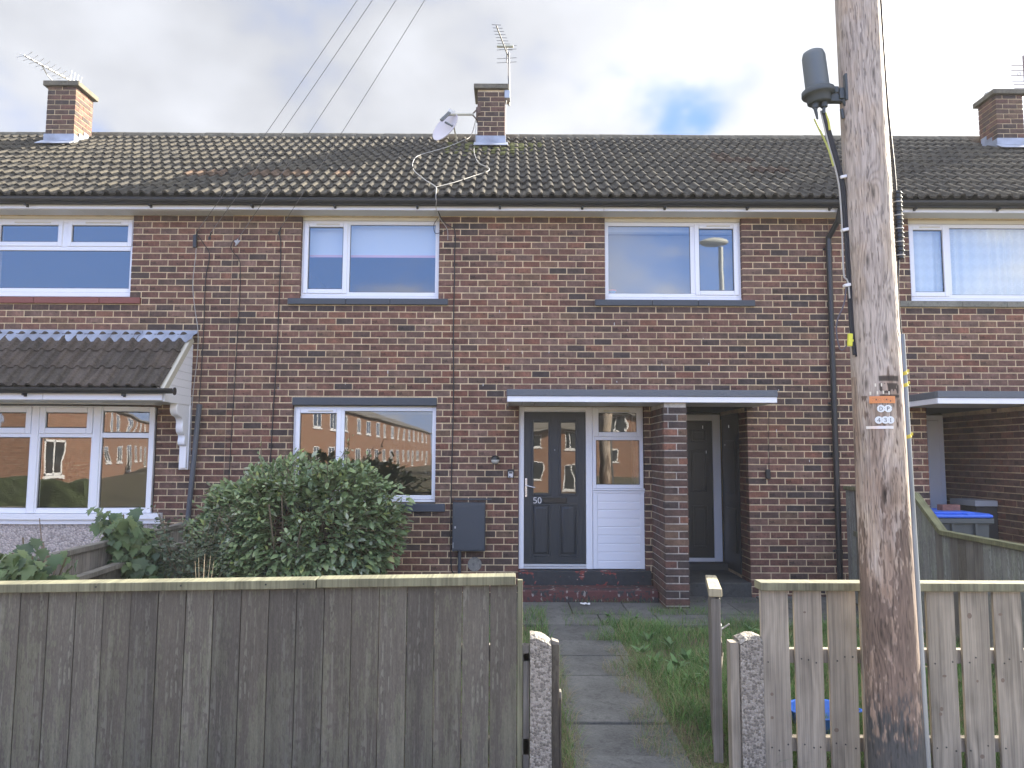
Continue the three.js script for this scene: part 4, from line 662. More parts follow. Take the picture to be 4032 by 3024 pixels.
  for (const y of [2.12, 2.06, 1.80]) mesh('yellow_tape', merge([new THREE.CylinderGeometry(0.0196, 0.0196, 0.018, 12, 1, true).rotateZ(0.35).translate(...P(at(y), y, PZ)), rb(0, 0.014, -0.006, 0.008, 0, 0.003).translate(...P(at(y) + 0.016, y + 0.012, PZ))]), std([0.62, 0.50, 0.06], 0.6), cond);
  // ribbed black sleeve higher up on the right
  const sl = mesh('ribbed_sleeve', rod(P(1.996, 2.716, PZ), P(1.996, 3.07, PZ), 0.021, 0.021, 14), blackPlastic, pole);
  for (let i = 0; i < 15; i++) mesh('rib', new THREE.TorusGeometry(0.0225, 0.0035, 6, 18).rotateX(Math.PI / 2).translate(...P(1.996, 2.73 + i * 0.0235, PZ)), i % 3 ? blackPlastic : cableGrey, sl);
  const cab = (pts, r, m = cableBlack, n = 40) => mesh('cable', tube(pts.map((q) => P(...q)), r, n), m, pole);
  cab([[1.935, 5.2, PZ + 0.02], [1.955, 3.6, PZ + 0.02], [1.985, 3.1, PZ + 0.01], [1.99, 2.72, PZ], [1.978, 2.55, PZ], [1.986, 2.32, PZ]], 0.006);
  cab([[1.93, 5.2, PZ + 0.01], [1.95, 3.6, PZ + 0.01], [1.975, 3.1, PZ - 0.01], [1.98, 2.72, PZ - 0.01], [1.975, 2.3, PZ - 0.01]], 0.004, cableGrey);
  for (const [dx, r, m, b] of [[0, 0.008, cableBlack, 2.21], [0.012, 0.008, cableBlack, 2.2], [-0.013, 0.0045, cableGrey, 2.5], [0.004, 0.007, cableBlack, 2.24]]) cab([[1.618 + dx * 0.6, 3.50, PZ + 0.01], [1.655 + dx, 3.33, PZ + 0.012], [1.70 + dx, 3.12, PZ + 0.014], [1.712 + dx, 2.95, PZ + 0.01], [1.718 + dx, 2.6, PZ + 0.015], [1.724 + dx, b + 0.1, PZ + 0.02], [1.730 + dx, b, PZ + 0.03]], r, m, 50);
  cab([[1.58, 3.46, PZ], [1.60, 3.40, PZ + 0.01], [1.64, 3.3, PZ + 0.012], [1.665, 3.2, PZ + 0.014]], 0.005, std([0.45, 0.47, 0.12], 0.6), 20);
  cab([[1.632, 3.49, PZ + 0.012], [1.645, 3.44, PZ + 0.018], [1.65, 3.39, PZ + 0.02]], 0.0055, std([0.62, 0.60, 0.10], 0.6), 10);
  cab([[1.706, 2.56, PZ + 0.02], [1.69, 2.47, PZ + 0.02], [1.652, 2.38, PZ + 0.02], [1.65, 2.30, PZ + 0.02], [1.67, 2.235, PZ + 0.02], [1.697, 2.26, PZ + 0.03]], 0.004, std([0.10, 0.09, 0.11], 0.6), 40);
  for (const y of [3.14, 2.86, 2.57]) mesh('tie', rb(-0.018, 0.016, -0.008, 0.008, -0.01, 0.02).rotateZ(0.2).translate(...P(1.712, y, PZ + 0.012)), std([0.75, 0.76, 0.78], 0.5), pole);
  mesh('yellow_clip', merge([rb(-0.011, 0.011, -0.032, 0.032, -0.008, 0.010, 0.003), rb(0.010, 0.018, -0.008, 0.004, -0.004, 0.006)]).rotateZ(-0.08).translate(...P(1.701, 2.283, PZ + 0.05)), std([0.66, 0.66, 0.06], 0.5), pole);
  mesh('nail', rod(P(1.66, 0.165, PZ + 0.16), P(1.79, 0.13, PZ + 0.10), 0.006), blackPlastic, pole);
}
{
  const t = thing('cable_closure', 'dark grey domed cable closure clamped to the left of the telegraph pole', 'cable closure', [1.600, 3.60, PZ + 0.01]);
  const shell_ = std([0.115, 0.135, 0.145], 0.45), dk = std([0.06, 0.072, 0.078], 0.5);
  const lathe = (pts) => new THREE.LatheGeometry(pts.map(([r, y]) => new THREE.Vector2(r, y)), 32).rotateZ(0.09);
  mesh('dome', lathe([[0.0605, 0.0], [0.0595, 0.15], [0.059, 0.195], [0.052, 0.218], [0.035, 0.228], [0.0, 0.231]]), shell_, t);
  mesh('flange', lathe([[0.0, 0.02], [0.066, 0.02], [0.082, 0.010], [0.084, -0.012], [0.080, -0.02], [0.062, -0.022], [0.060, -0.055], [0.05, -0.062], [0.0, -0.062]]), dk, t);
  mesh('cable_port', merge([rod([-0.018, -0.055, 0.01], [-0.022, -0.09, 0.01], 0.017, 0.015, 12), rod([-0.022, -0.088, 0.01], [-0.012, -0.15, 0.01], 0.011, 0.005, 10), rod([0.022, -0.055, 0.012], [0.024, -0.085, 0.012], 0.02, 0.018, 12), rod([0.022, -0.08, 0.012], [0.022, -0.12, 0.012], 0.009, 0.008, 10)]), dk, t);
  mesh('bracket', merge([rb(0.05, 0.105, -0.015, 0.028, -0.025, 0.025, 0.012), rb(0.055, 0.135, -0.055, -0.012, -0.02, 0.02), rb(0.125, 0.150, -0.06, 0.085, 0.0, 0.045), rb(0.10, 0.132, -0.045, 0.015, -0.02, 0.03), rod([0.12, -0.05, 0.02], [0.145, -0.10, 0.02], 0.010), rod([0.11, -0.10, 0.02], [0.118, -0.15, 0.02], 0.009)]), dk, t);
}
[[[-3.97, 4.50, 0.05], 'leftmost of the four overhead wires fanning down to the houses'], [[-3.80, 4.48, 0.05], 'overhead wire second from the left, running down to the party wall'], [[-3.46, 4.385, 0.06], 'overhead wire third from the left, ending at a small white bracket'], [[-2.92, 4.55, 0.05], 'rightmost of the four overhead wires, ending near the upstairs window']].forEach(([e, label], i) => {
  const w = thing('overhead_wire', label, 'wire', [0, 0, 0], 'overhead wires fanning down to the houses'), top = [1.775 + i * 0.02, 8.5 - i * 0.06, 5.55], pts = [];
  for (let k = 0; k <= 24; k++) { const s = k / 24; pts.push([mix(top[0], e[0], s), mix(top[1], e[1], s) - 0.10 * 4 * s * (1 - s) * (i === 1 ? 1.3 : 1), mix(top[2], e[2], s)]); }
  mesh('conductor', tube(pts, 0.0032, 60, 5), std([0.16, 0.16, 0.165], 0.5), w);
  mesh('wire_anchor', merge([rod(e, [e[0] - 0.04, e[1] - 0.07, 0.012], 0.008), i === 2 ? prism([[-3.53, 4.385], [-3.445, 4.385], [-3.487, 4.325]], 'xy', 0.001, 0.012) : rb(e[0] - 0.05, e[0] - 0.02, e[1] - 0.09, e[1] - 0.05, 0.001, 0.02)]), i === 2 ? std([0.62, 0.63, 0.66], 0.5) : blackPlastic, w);
});

// ---------------------------------------------------------------- front fences and gate posts
rnd = mulberry(123);
function board(x0, x1, y0, y1, z0, z1, m, parent, name = 'board', lean = 0) {
  const g = rb(x0, x1, y0, y1, z0, z1, 0.003), uv = g.attributes.uv, ou = rnd(), ov = rnd();
  for (let i = 0; i < uv.count; i++) uv.setXY(i, uv.getX(i) * 2.2 + ou, uv.getY(i) * 0.6 + (m.map === boardMap && parent === fenceL ? ov * 0.17 : ov));
  if (lean) { const cx = (x0 + x1) / 2, cz = (z0 + z1) / 2; g.translate(-cx, 0, -cz).rotateY(lean).translate(cx, 0, cz); }
  return mesh(name, g, m, parent);
}
const fenceL = thing('board_fence', 'tall close-boarded dark fence with pale sunlit coping at the left front', 'fence');
{
  const topAt = (x) => 1.059 + (x - 0.024) * 0.0185;
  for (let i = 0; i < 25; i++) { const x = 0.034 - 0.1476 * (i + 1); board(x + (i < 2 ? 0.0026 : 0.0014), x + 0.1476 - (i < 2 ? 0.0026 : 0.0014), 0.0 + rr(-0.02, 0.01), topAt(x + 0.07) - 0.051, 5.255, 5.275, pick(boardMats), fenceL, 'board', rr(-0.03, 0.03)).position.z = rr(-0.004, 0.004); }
  board(0.034, 0.062, 0.0, 1.03, 5.235, 5.27, greenWood, fenceL, 'end_board');
  for (const [a, b] of [[-3.70, -1.037], [-1.031, 0.024]]) {
    const L = b - a, g = rb(-L / 2, L / 2, -0.023, 0.023, -0.05, 0.05, 0.005).rotateZ(0.0185), c = mesh('coping', uvm(g, 1.3), greenWood, fenceL); c.position.set((a + b) / 2, topAt((a + b) / 2) - 0.026 + (a > -2 ? 0.003 : 0), 5.27); c.rotation.x = 0.05;
  }
  for (const x of [-2.2, -1.75, -1.30, -1.1]) mesh('nail_head', new THREE.CylinderGeometry(0.005, 0.005, 0.004, 8).rotateX(Math.PI / 2).translate(x, topAt(x) - 0.025, 5.322), blackPlastic, fenceL);
  for (const y of [0.60, 0.12]) board(-3.70, 0.10, y, y + 0.085, 5.20, 5.25, greyWood, fenceL, 'rail');
  board(0.064, 0.100, 0.0, 0.645, 5.20, 5.25, greyWood, fenceL, 'post');
}
const aggr = tex(512, 512, (u, v) => { const [a, b, id] = cells(u, v, 40, 5), e = sstep(0.03, 0.2, b - a), k = id < 0.42 ? 0.20 + id * 0.25 : 0.36 + id * 0.2, g = fbm(u, v, 60, 60, 2, 4); return mix3([0.50, 0.475, 0.43], [k, k * 0.97, k * 0.93], e).map((x) => x * (0.75 + g * 0.5)); });
const aggrB = tex(512, 512, (u, v) => { const [a, b] = cells(u, v, 40, 5); return sstep(0.0, 0.25, b - a) * (1 - a * 0.4); }, true);
const stone = std([0.70, 0.67, 0.62], 0.9, { map: aggr, bumpMap: aggrB, bumpScale: 0.006 });
function stonePost(name, label, x0, x1, h0, h1, z0, z1) {   // exposed aggregate post with a weathered top
  const t = thing(name, label, 'post', [(x0 + x1) / 2, 0, (z0 + z1) / 2]), g = new THREE.BoxGeometry(x1 - x0, h0 + 0.3, z1 - z0, 4, 16, 4).translate(0, (h0 + 0.3) / 2 - 0.3, 0), p = g.attributes.position;
  for (let i = 0; i < p.count; i++) {
    const x = p.getX(i), y = p.getY(i), z = p.getZ(i), s = (x / (x1 - x0) + 0.5), top = y > h0 - 0.001;
    if (top) p.setY(i, h0 - s * (h0 - h1) - 0.014 * (Math.abs(x) / (x1 - x0) * 2) ** 4 - 0.03 * Math.max(0, z / (z1 - z0) + 0.5 - 0.75) * 4 * 0.5 + (hash(i, 3, 1) - 0.5) * 0.006);
    const j = (a) => (hash(Math.round(x * 900), Math.round(y * 50), a + Math.round(z * 900)) - 0.5) * 0.003; p.setX(i, x + j(1)); p.setZ(i, z + j(2));
  }
  g.computeVertexNormals(); mesh('shaft', uvm(g.toNonIndexed(), 2.0), stone, t).geometry.computeVertexNormals(); return t;
}
stonePost('gate_post', 'speckled concrete gate post at the end of the close-boarded fence', 0.103, 0.216, 0.752, 0.712, 5.16, 5.28);
stonePost('gate_post', 'speckled concrete gate post at the end of the picket fence', 1.214, 1.333, 0.735, 0.752, 5.18, 5.30);
{
  const t = thing('gate_stop', 'worn brown wooden gate stop fixed to the left concrete post', 'gate stop', [0.238, 0, 5.22]);
  board(-0.021, 0.020, -0.02, 0.69, -0.03, 0.03, darkWood, t, 'stop_board'); const top = mesh('worn_top', prism([[-0.021, 0.688], [0.020, 0.688], [0.019, 0.70], [-0.018, 0.712]], 'xy', -0.03, 0.03), greyWood, t);
  board(0.021, 0.033, -0.02, 0.41, -0.045, 0.02, darkWood, t, 'catch_board'); mesh('catch', rb(0.021, 0.034, 0.395, 0.44, -0.04, 0.02), greyWood, t);
  const s = thing('hinge_post', 'pale wooden hinge post left of the right concrete post', 'post', [1.188, 0, 5.25]);
  const hp = board(-0.025, 0.024, -0.05, 0.712, -0.035, 0.035, picketMats[1], s, 'shaft'); hp.rotation.z = 0.0;
}
{
  const gate = thing('garden_gate', 'weathered wooden garden gate standing open, seen edge on', 'gate', [1.122, 0, 5.165]);
  gate.rotation.y = -Math.atan2(0.205, 0.885);
  // the gate runs back along its own -z; boards on the left, rails on the right
  for (let i = 0; i < 7; i++) { const z = -0.005 - i * 0.128; board(-0.022, -0.002, 0.055, 0.925 - i * 0.009, z - 0.118, z, greyWood, gate, 'gate_board'); }
  board(-0.024, 0.026, 0.05, 0.918, -0.045, 0.0, greyWood, gate, 'stile'); board(-0.0, 0.03, 0.05, 0.85, -0.90, -0.85, greyWood, gate, 'stile');
  const cap = mesh('gate_cap', rb(-0.036, 0.036, -0.02, 0.024, -0.92, 0.015, 0.005), wood([0.40, 0.36, 0.25], paleMap), gate); cap.position.y = 0.948; cap.rotation.x = -0.07;
  for (const y of [0.60, 0.09]) board(0.0, 0.034, y, y + 0.075, -0.87, -0.04, darkWood, gate, 'rail');
  const br = mesh('brace', rod([0.018, 0.12, -0.84], [0.018, 0.62, -0.06], 0.022, 0.022, 4), greyWood, gate);
  mesh('latch', merge([rod([0.035, 0.735, -0.10], [0.075, 0.765, -0.10], 0.005), rb(0.026, 0.034, 0.70, 0.76, -0.13, -0.08)]), std([0.35, 0.36, 0.38], 0.4, { metalness: 0.7 }), gate);
}
const knotMat = std([0.17, 0.13, 0.10], 0.9);
const fenceR = thing('picket_fence', 'pale picket fence of wide spaced boards behind the telegraph pole', 'fence');
{
  for (let i = 0; i < 12; i++) {
    const x = 1.338 + i * 0.1775 + rr(-0.004, 0.004), p = board(-0.0745, 0.0745, 0.03, 0.983, -0.01, 0.011, pick(picketMats), fenceR, 'picket'); p.position.set(x + 0.0745, 0, 5.262); p.rotation.z = rr(-0.004, 0.004) + (i < 4 ? -0.001 : 0);
    for (const y of [0.62, 0.175]) for (const k of [-0.045, 0.0, 0.045]) if (rnd() > 0.25) mesh('nail_head', new THREE.CylinderGeometry(0.0042, 0.0042, 0.003, 7).rotateX(Math.PI / 2).translate(k + rr(-0.012, 0.012), y + rr(-0.02, 0.02), 0.012), blackPlastic, p);
    for (let k = 0; k < 3; k++) if (rnd() > 0.35) { const s = rr(0.006, 0.014); mesh('knot', new THREE.CylinderGeometry(s, s, 0.0012, 10).rotateX(Math.PI / 2).scale(1, rr(0.6, 1.3), 1).translate(rr(-0.06, 0.06), rr(0.1, 0.92), 0.0108), knotMat, p); }
  }
  for (const [a, b] of [[1.324, 3.6]]) mesh('coping', uvm(rb(a, b, 0.986, 1.029, 5.205, 5.315, 0.005), 1.3), greenWood, fenceR);
  for (const y of [0.598, 0.143]) board(1.30, 3.6, y, y + 0.072, 5.20, 5.248, picketMats[1], fenceR, 'rail');
}

// ---------------------------------------------------------------- side fences
function sideFence(name, label, x, face, segs, m, cop) {   // segs: [z0, z1, top at z0, top at z1]; boards face the camera side
  const t = thing(name, label, 'fence', [x, 0, 0]);
  for (const [z0, z1, a, b] of segs) {
    const n = Math.max(1, Math.round((z1 - z0) / 0.125)), w = (z1 - z0) / n;
    for (let i = 0; i < n; i++) { const y = mix(a, b, (i + 0.5) / n), q = board(0, 0.018, -0.02, y - 0.03 + rr(-0.004, 0.004), z0 + i * w + 0.002, z0 + (i + 1) * w - 0.002, pick(m), t); q.rotation.y = rr(-0.02, 0.02) * 0; }
    const L = Math.hypot(z1 - z0, b - a), c = mesh('coping', uvm(rb(-0.03, 0.05, -0.022, 0.022, -L / 2, L / 2, 0.005), 1.3), cop, t); c.position.set(0.0, (a + b) / 2 - 0.012, (z0 + z1) / 2); c.rotation.x = -Math.atan2(b - a, z1 - z0);
    board(0.018, 0.06, 0.25, 0.33, z0, z1, greyWood, t, 'rail');
  }
  return t;
}
sideFence('side_fence', 'green-capped dividing fence with a sloping step beside the blue-lidded bin', 4.05, -1, [[0.12, 1.70, 1.33, 1.33], [1.70, 2.17, 1.33, 1.005], [2.17, 5.15, 1.0, 0.99]], [boardMats[2], blueWood, blueWood, greyWood, blueWood], wood([0.22, 0.225, 0.12], paleMap));
{ const t = thing('fence_stub', 'short low fence panel with a flat rail against the wall by the downpipe', 'fence', [3.98, 0, 0.75]); board(-0.10, 0.02, -0.02, 0.80, 0.0, 0.03, boardMats[2], t); board(0.03, 0.06, -0.02, 0.78, 0.0, 0.03, boardMats[0], t); board(-0.12, 0.30, 0.80, 0.86, -0.03, 0.06, greenWood, t, 'coping'); board(0.10, 0.17, -0.02, 1.28, -0.2, -0.14, blueWood, t, 'post'); }
sideFence('side_fence', 'pale grey dividing fence running back to the scroll bracket of the left house', -3.62, 1, [[0.95, 5.15, 0.93, 0.88]], [wood([0.34, 0.31, 0.28], paleMap), wood([0.30, 0.28, 0.26], paleMap)], greyWood);
sideFence('side_fence', 'dark low dividing fence with grey coping between the bush and the saplings', -3.48, 1, [[1.30, 5.15, 0.76, 0.66]], [darkWood, boardMats[1]], greyWood);

{
  const g = new THREE.PlaneGeometry(0.11, 0.07, 8, 6).rotateX(-Math.PI / 2), p = g.attributes.position; for (let i = 0; i < p.count; i++) p.setY(i, 0.022 + 0.018 * (hash(i, 4, 2) - 0.3)); g.computeVertexNormals();
  const sc = tag(mesh('paper_scrap', g, std([0.8, 0.8, 0.82], 0.8, { side: THREE.DoubleSide })), 'crumpled white scrap lying on the slabs before the doorstep', 'litter'); sc.position.set(0.84, 0, 0.62);
}
{
  const b = thing('plastic_bowl', 'small blue bowl with a pink rim behind the bottom corner of the right upstairs window', 'bowl', [1.275, 3.742, -0.19]);
  mesh('bowl', new THREE.LatheGeometry([[0, 0], [0.035, 0], [0.055, 0.055], [0.051, 0.055], [0.032, 0.006], [0, 0.006]].map(([r, y]) => new THREE.Vector2(r, y)), 20), std([0.10, 0.30, 0.62], 0.4), b); mesh('rim', new THREE.TorusGeometry(0.054, 0.006, 6, 20).rotateX(Math.PI / 2).translate(0, 0.057, 0), std([0.75, 0.22, 0.30], 0.4), b);
  mesh('window_board', bx(-0.12, 1.6, -0.03, -0.001, -0.12, 0.08), upvc, house).position.set(1.275, 3.742, -0.19);
}
// ---------------------------------------------------------------- wheelie bin, brick and tub
{
  const t = thing('wheelie_bin', 'dark grey wheelie bin with a bright blue lid by the right house', 'bin', [5.02, 0, 0.55]);
  const bodyG = new THREE.CylinderGeometry(0.5, 0.42, 0.92, 4, 1).rotateY(Math.PI / 4).scale(0.80, 1, 0.95).translate(0, 0.53, 0); bodyG.computeVertexNormals();
  const body = mesh('bin_body', merge([plain(bodyG.toNonIndexed()), rb(-0.32, 0.32, 0.96, 1.02, -0.36, 0.37, 0.012), ...[-0.14, 0.12].map((x) => rb(x - 0.012, x + 0.012, 0.84, 0.97, 0.33, 0.365))]), std([0.07, 0.08, 0.082], 0.55), t); body.geometry.computeVertexNormals();
  mesh('bin_lid', merge([rb(-0.33, 0.31, 1.022, 1.062, -0.37, 0.38, 0.018), rb(-0.30, 0.16, 1.06, 1.085, -0.33, 0.30, 0.02), rb(0.02, 0.28, 1.058, 1.072, 0.10, 0.37, 0.01)]), std([0.035, 0.13, 0.62], 0.42), t);
  for (const x of [-0.26, 0.26]) mesh('wheel', new THREE.CylinderGeometry(0.1, 0.1, 0.05, 20).rotateZ(Math.PI / 2).translate(x, 0.1, -0.34), blackPlastic, t);
  mesh('handle', rod([-0.26, 1.03, -0.40], [0.26, 1.03, -0.40], 0.014), std([0.035, 0.13, 0.62], 0.42), t);
  const b = tag(mesh('loose_brick', BG[2], std([0.30, 0.145, 0.115], 0.9, { map: brickMap })), 'loose red brick lying on the blue bin lid', 'brick'); b.scale.set(0.215, 0.065, 0.1); b.position.set(5.02, 1.119, 0.60); b.rotation.y = 0.12;
  const tub = thing('plastic_tub', 'blue plastic tub on the grass glimpsed between the pickets', 'tub', [1.90, 0, 4.62]);
  const tg = new THREE.LatheGeometry([[0, 0.005], [0.15, 0.005], [0.185, 0.15], [0.20, 0.155], [0.20, 0.165], [0.178, 0.16], [0.145, 0.02], [0, 0.02]].map(([r, y]) => new THREE.Vector2(r, y)), 28); mesh('tub_body', tg, std([0.05, 0.20, 0.80], 0.4), tub); for (const s of [-1, 1]) mesh('handle', new THREE.TorusGeometry(0.03, 0.006, 6, 12).rotateX(Math.PI / 2).translate(s * 0.215, 0.155, 0), std([0.05, 0.20, 0.80], 0.4), tub);
}

// ---------------------------------------------------------------- ground, path, street
rnd = mulberry(321);
const soilMap = tex(512, 512, (u, v) => { const m = fbm(u, v, 8, 8, 5, 2), g = fbm(u, v, 100, 100, 2, 4), gr = sstep(0.48, 0.6, fbm(u, v, 16, 16, 4, 66)); return mix3([0.42, 0.33, 0.23], [0.30, 0.36, 0.14], gr).map((x) => x * (0.5 + m * 0.6 + (g - 0.5) * 0.5)); });
const soil = std([0.26, 0.26, 0.24], 1, { map: soilMap, bumpMap: tileBump, bumpScale: 0.02 });
structure('ground', uvm(new THREE.PlaneGeometry(500, 500).rotateX(-Math.PI / 2).translate(0, -0.02, -60)), soil);
const asphalt = std([0.17, 0.162, 0.15], 0.92, { map: tex(512, 512, (u, v) => { const g = fbm(u, v, 128, 128, 2, 12), m = fbm(u, v, 5, 5, 4, 9); const k = 0.72 + (g - 0.5) * 0.7 + (m - 0.5) * 0.4; return [k, k, k]; }) });
structure('pavement', merge([bx(-60, 60, -0.4, -0.012, 5.45, 7.6), bx(-60, 60, -0.4, -0.012, 13.2, 15.0)]), std([0.40, 0.37, 0.33], 0.9, { map: concreteMap }));
structure('kerb', merge([rb(-60, 60, -0.4, -0.010, 7.602, 7.73, 0.02), rb(-60, 60, -0.4, -0.010, 13.07, 13.198, 0.02)]), concrete);
structure('road', bx(-60, 60, -0.4, -0.12, 7.732, 13.068), asphalt);
const slabMats = [0, 1, 2].map((i) => std([0.132 + i * 0.014, 0.133 + i * 0.014, 0.132 + i * 0.013], 0.93, { map: concreteMap, bumpMap: brickBump, bumpScale: 0.005 }));
{
  const path = structure('path', bx(0.33, 1.02, -0.06, -0.012, 0.46, 5.44), soil);
  const slab = (x0, x1, z0, z1) => { const s = mesh('paving_slab', rb(x0 + 0.006, x1 - 0.006, -0.05, 0.008 + rr(-0.003, 0.004), z0 + 0.006, z1 - 0.006, 0.006), pick(slabMats), path); s.rotation.set(rr(-0.002, 0.002), 0, rr(-0.002, 0.002)); };
  const zs = [1.63, 2.25, 2.79, 3.37, 3.945, 4.435, 4.965, 5.44]; for (let i = 0; i + 1 < zs.length; i++) slab(0.345, 1.005 + rr(-0.01, 0.02), zs[i], zs[i + 1]);
  for (const [z0, z1, off] of [[0.44, 1.12, 0], [1.12, 1.63, 0.35]]) for (let x = 0.05 - off; x < 3.9; x += 0.61) slab(x, Math.min(x + 0.61, 3.95), z0, z1);
  for (let x = 1.72; x < 3.9; x += 0.61) slab(x, Math.min(x + 0.61, 3.95), 0.06, 0.44);
}

// ---------------------------------------------------------------- grass and weeds
const leafMat = (c, t = 0.35) => new THREE.MeshPhysicalMaterial({ color: rgb(...c), roughness: 0.62, transmission: t, thickness: 0, side: THREE.DoubleSide });
const bladeMat = new THREE.MeshPhysicalMaterial({ color: rgb(1, 1, 1), roughness: 0.75, transmission: 0.3, thickness: 0, side: THREE.DoubleSide });
function blade(bend, w) { const p = [], id = []; for (let i = 0; i <= 3; i++) { const t = i / 3, ww = w * (1 - t * 0.92); p.push(-ww, t * (1 - bend * t * 0.45), bend * t * t, ww, t * (1 - bend * t * 0.45), bend * t * t); if (i) { const k = 2 * i; id.push(k - 2, k - 1, k, k, k - 1, k + 1); } } const g = new THREE.BufferGeometry(); g.setAttribute('position', new THREE.Float32BufferAttribute(p, 3)); g.setIndex(id); g.computeVertexNormals(); return g; }
function scatter(name, label, category, count, geo, spot) {
  const m = new THREE.InstancedMesh(geo, bladeMat, count), d = new THREE.Object3D(), c = new THREE.Color(); m.name = numbered(name); m.userData = { kind: 'stuff', label, category }; m.castShadow = m.receiveShadow = true;
  for (let i = 0; i < count; i++) { const s = spot(); d.position.set(s[0], s[1], s[2]); d.rotation.set(rr(-0.35, 0.35), rr(0, 6.28), rr(-0.35, 0.35)); d.scale.set(s[3] * rr(0.7, 1.2) * 0.9, s[3], s[3]); d.updateMatrix(); m.setMatrixAt(i, d.matrix); m.setColorAt(i, c.setRGB(...s[4])); }
  scene.add(m); return m;
}
const green = () => { const k = rr(0.65, 1.25), y = rnd(); return y < 0.15 ? [0.30 * k, 0.25 * k, 0.12 * k] : mix3([0.065, 0.175, 0.034], [0.15, 0.285, 0.055], rnd()).map((x) => x * k); };
const straw = () => { const k = rr(0.7, 1.2); return rnd() < 0.35 ? green() : [0.30 * k, 0.245 * k, 0.13 * k]; };
const lawnEdge = (z) => 1.0 + 0.06 * Math.sin(z * 5.1) + 0.05 * Math.sin(z * 11.3) - (z < 2.2 ? 0.1 : 0);
const clump = (x, z) => vn(x * 3 + 40, z * 3 + 40, 999, 999, 6);
scatter('grass', 'long rough grass of the front garden right of the path', 'grass', 46000, blade(0.55, 0.018), () => {
  let x, z; do { z = rr(1.5, 5.22); x = lawnEdge(z) - 0.12 + Math.pow(rnd(), 1.15) * 3.1; } while (clump(x, z) < rnd() * 0.55 || (x < lawnEdge(z) && rnd() > 0.3)); return [x, -0.012, z, (0.07 + 0.14 * clump(x + 7, z)) * rr(0.6, 1.3) * (x < lawnEdge(z) + 0.08 ? 0.6 : 1), green()]; });
scatter('grass', 'rough grass left of the path behind the close-boarded fence', 'grass', 9000, blade(0.5, 0.018), () => { const z = rr(0.9, 5.2); const x = 0.36 - Math.pow(rnd(), 1.3) * 1.5; return [x + (x > 0.3 ? rr(-0.03, 0.02) : 0), -0.012, z, 0.13 * rr(0.5, 1.3), green()]; });
scatter('grass', 'grass of the right garden beyond the sloping fence', 'grass', 5000, blade(0.5, 0.018), () => [rr(4.15, 8), -0.012, rr(0.9, 5.1), 0.15 * rr(0.5, 1.3), green()]);
scatter('dry_grass', 'dry straw and grass fringing the edges of the path', 'dry grass', 5200, blade(0.9, 0.012), () => { const z = rr(2.6, 5.35), left = rnd() < 0.35; return [left ? rr(0.30, 0.42) : lawnEdge(z) + rr(-0.2, 0.14), 0.002, z, rr(0.05, 0.13), straw()]; });
scatter('joint_weeds', 'tufts of grass growing in the joints of the paving', 'weeds', 3600, blade(0.6, 0.02), () => {
  const r = rnd(); let x, z; if (r < 0.45) { z = pick([1.12, 1.63, 2.25, 0.45]) + rr(-0.035, 0.035); x = 0.35 + rr(0, 1) * (z > 2 ? 0.65 : 3.2); if (vn(x * 4 + 9, z * 3 + 3, 99, 99, 4) < 0.5) x = 0.9 + rr(-0.2, 0.5); } else if (r < 0.75) { x = 1.75 + rr(-0.25, 0.5); z = 0.86 + rr(-0.06, 0.3); } else { x = pick([0.66, 1.28, 2.1, 2.5, 3.1]) + rr(-0.12, 0.12); z = rr(0.95, 1.7); }
  return [x, 0.0, z, rr(0.03, 0.11), green()]; });
function leafShape(L, W, fold, curl, n = 4) {        // a pointed leaf lying along +z, folded at its midrib
  const p = [], id = [], uv = []; for (let i = 0; i <= n; i++) { const t = i / n, w = W * Math.pow(Math.sin(Math.PI * Math.min(0.985, Math.pow(t, 0.85) * 0.97 + 0.02)), 0.8); const y = curl * t * t; p.push(-w, y + fold * w, t * L, 0, y, t * L, w, y + fold * w, t * L); uv.push(0, t, 0.5, t, 1, t); if (i) { const k = 3 * i; id.push(k - 3, k, k - 2, k - 2, k, k + 1, k - 2, k + 1, k - 1, k - 1, k + 1, k + 2); } }
  const g = new THREE.BufferGeometry(); g.setAttribute('position', new THREE.Float32BufferAttribute(p, 3)); g.setAttribute('uv', new THREE.Float32BufferAttribute(uv, 2)); g.setIndex(id); g.computeVertexNormals(); return g;
}
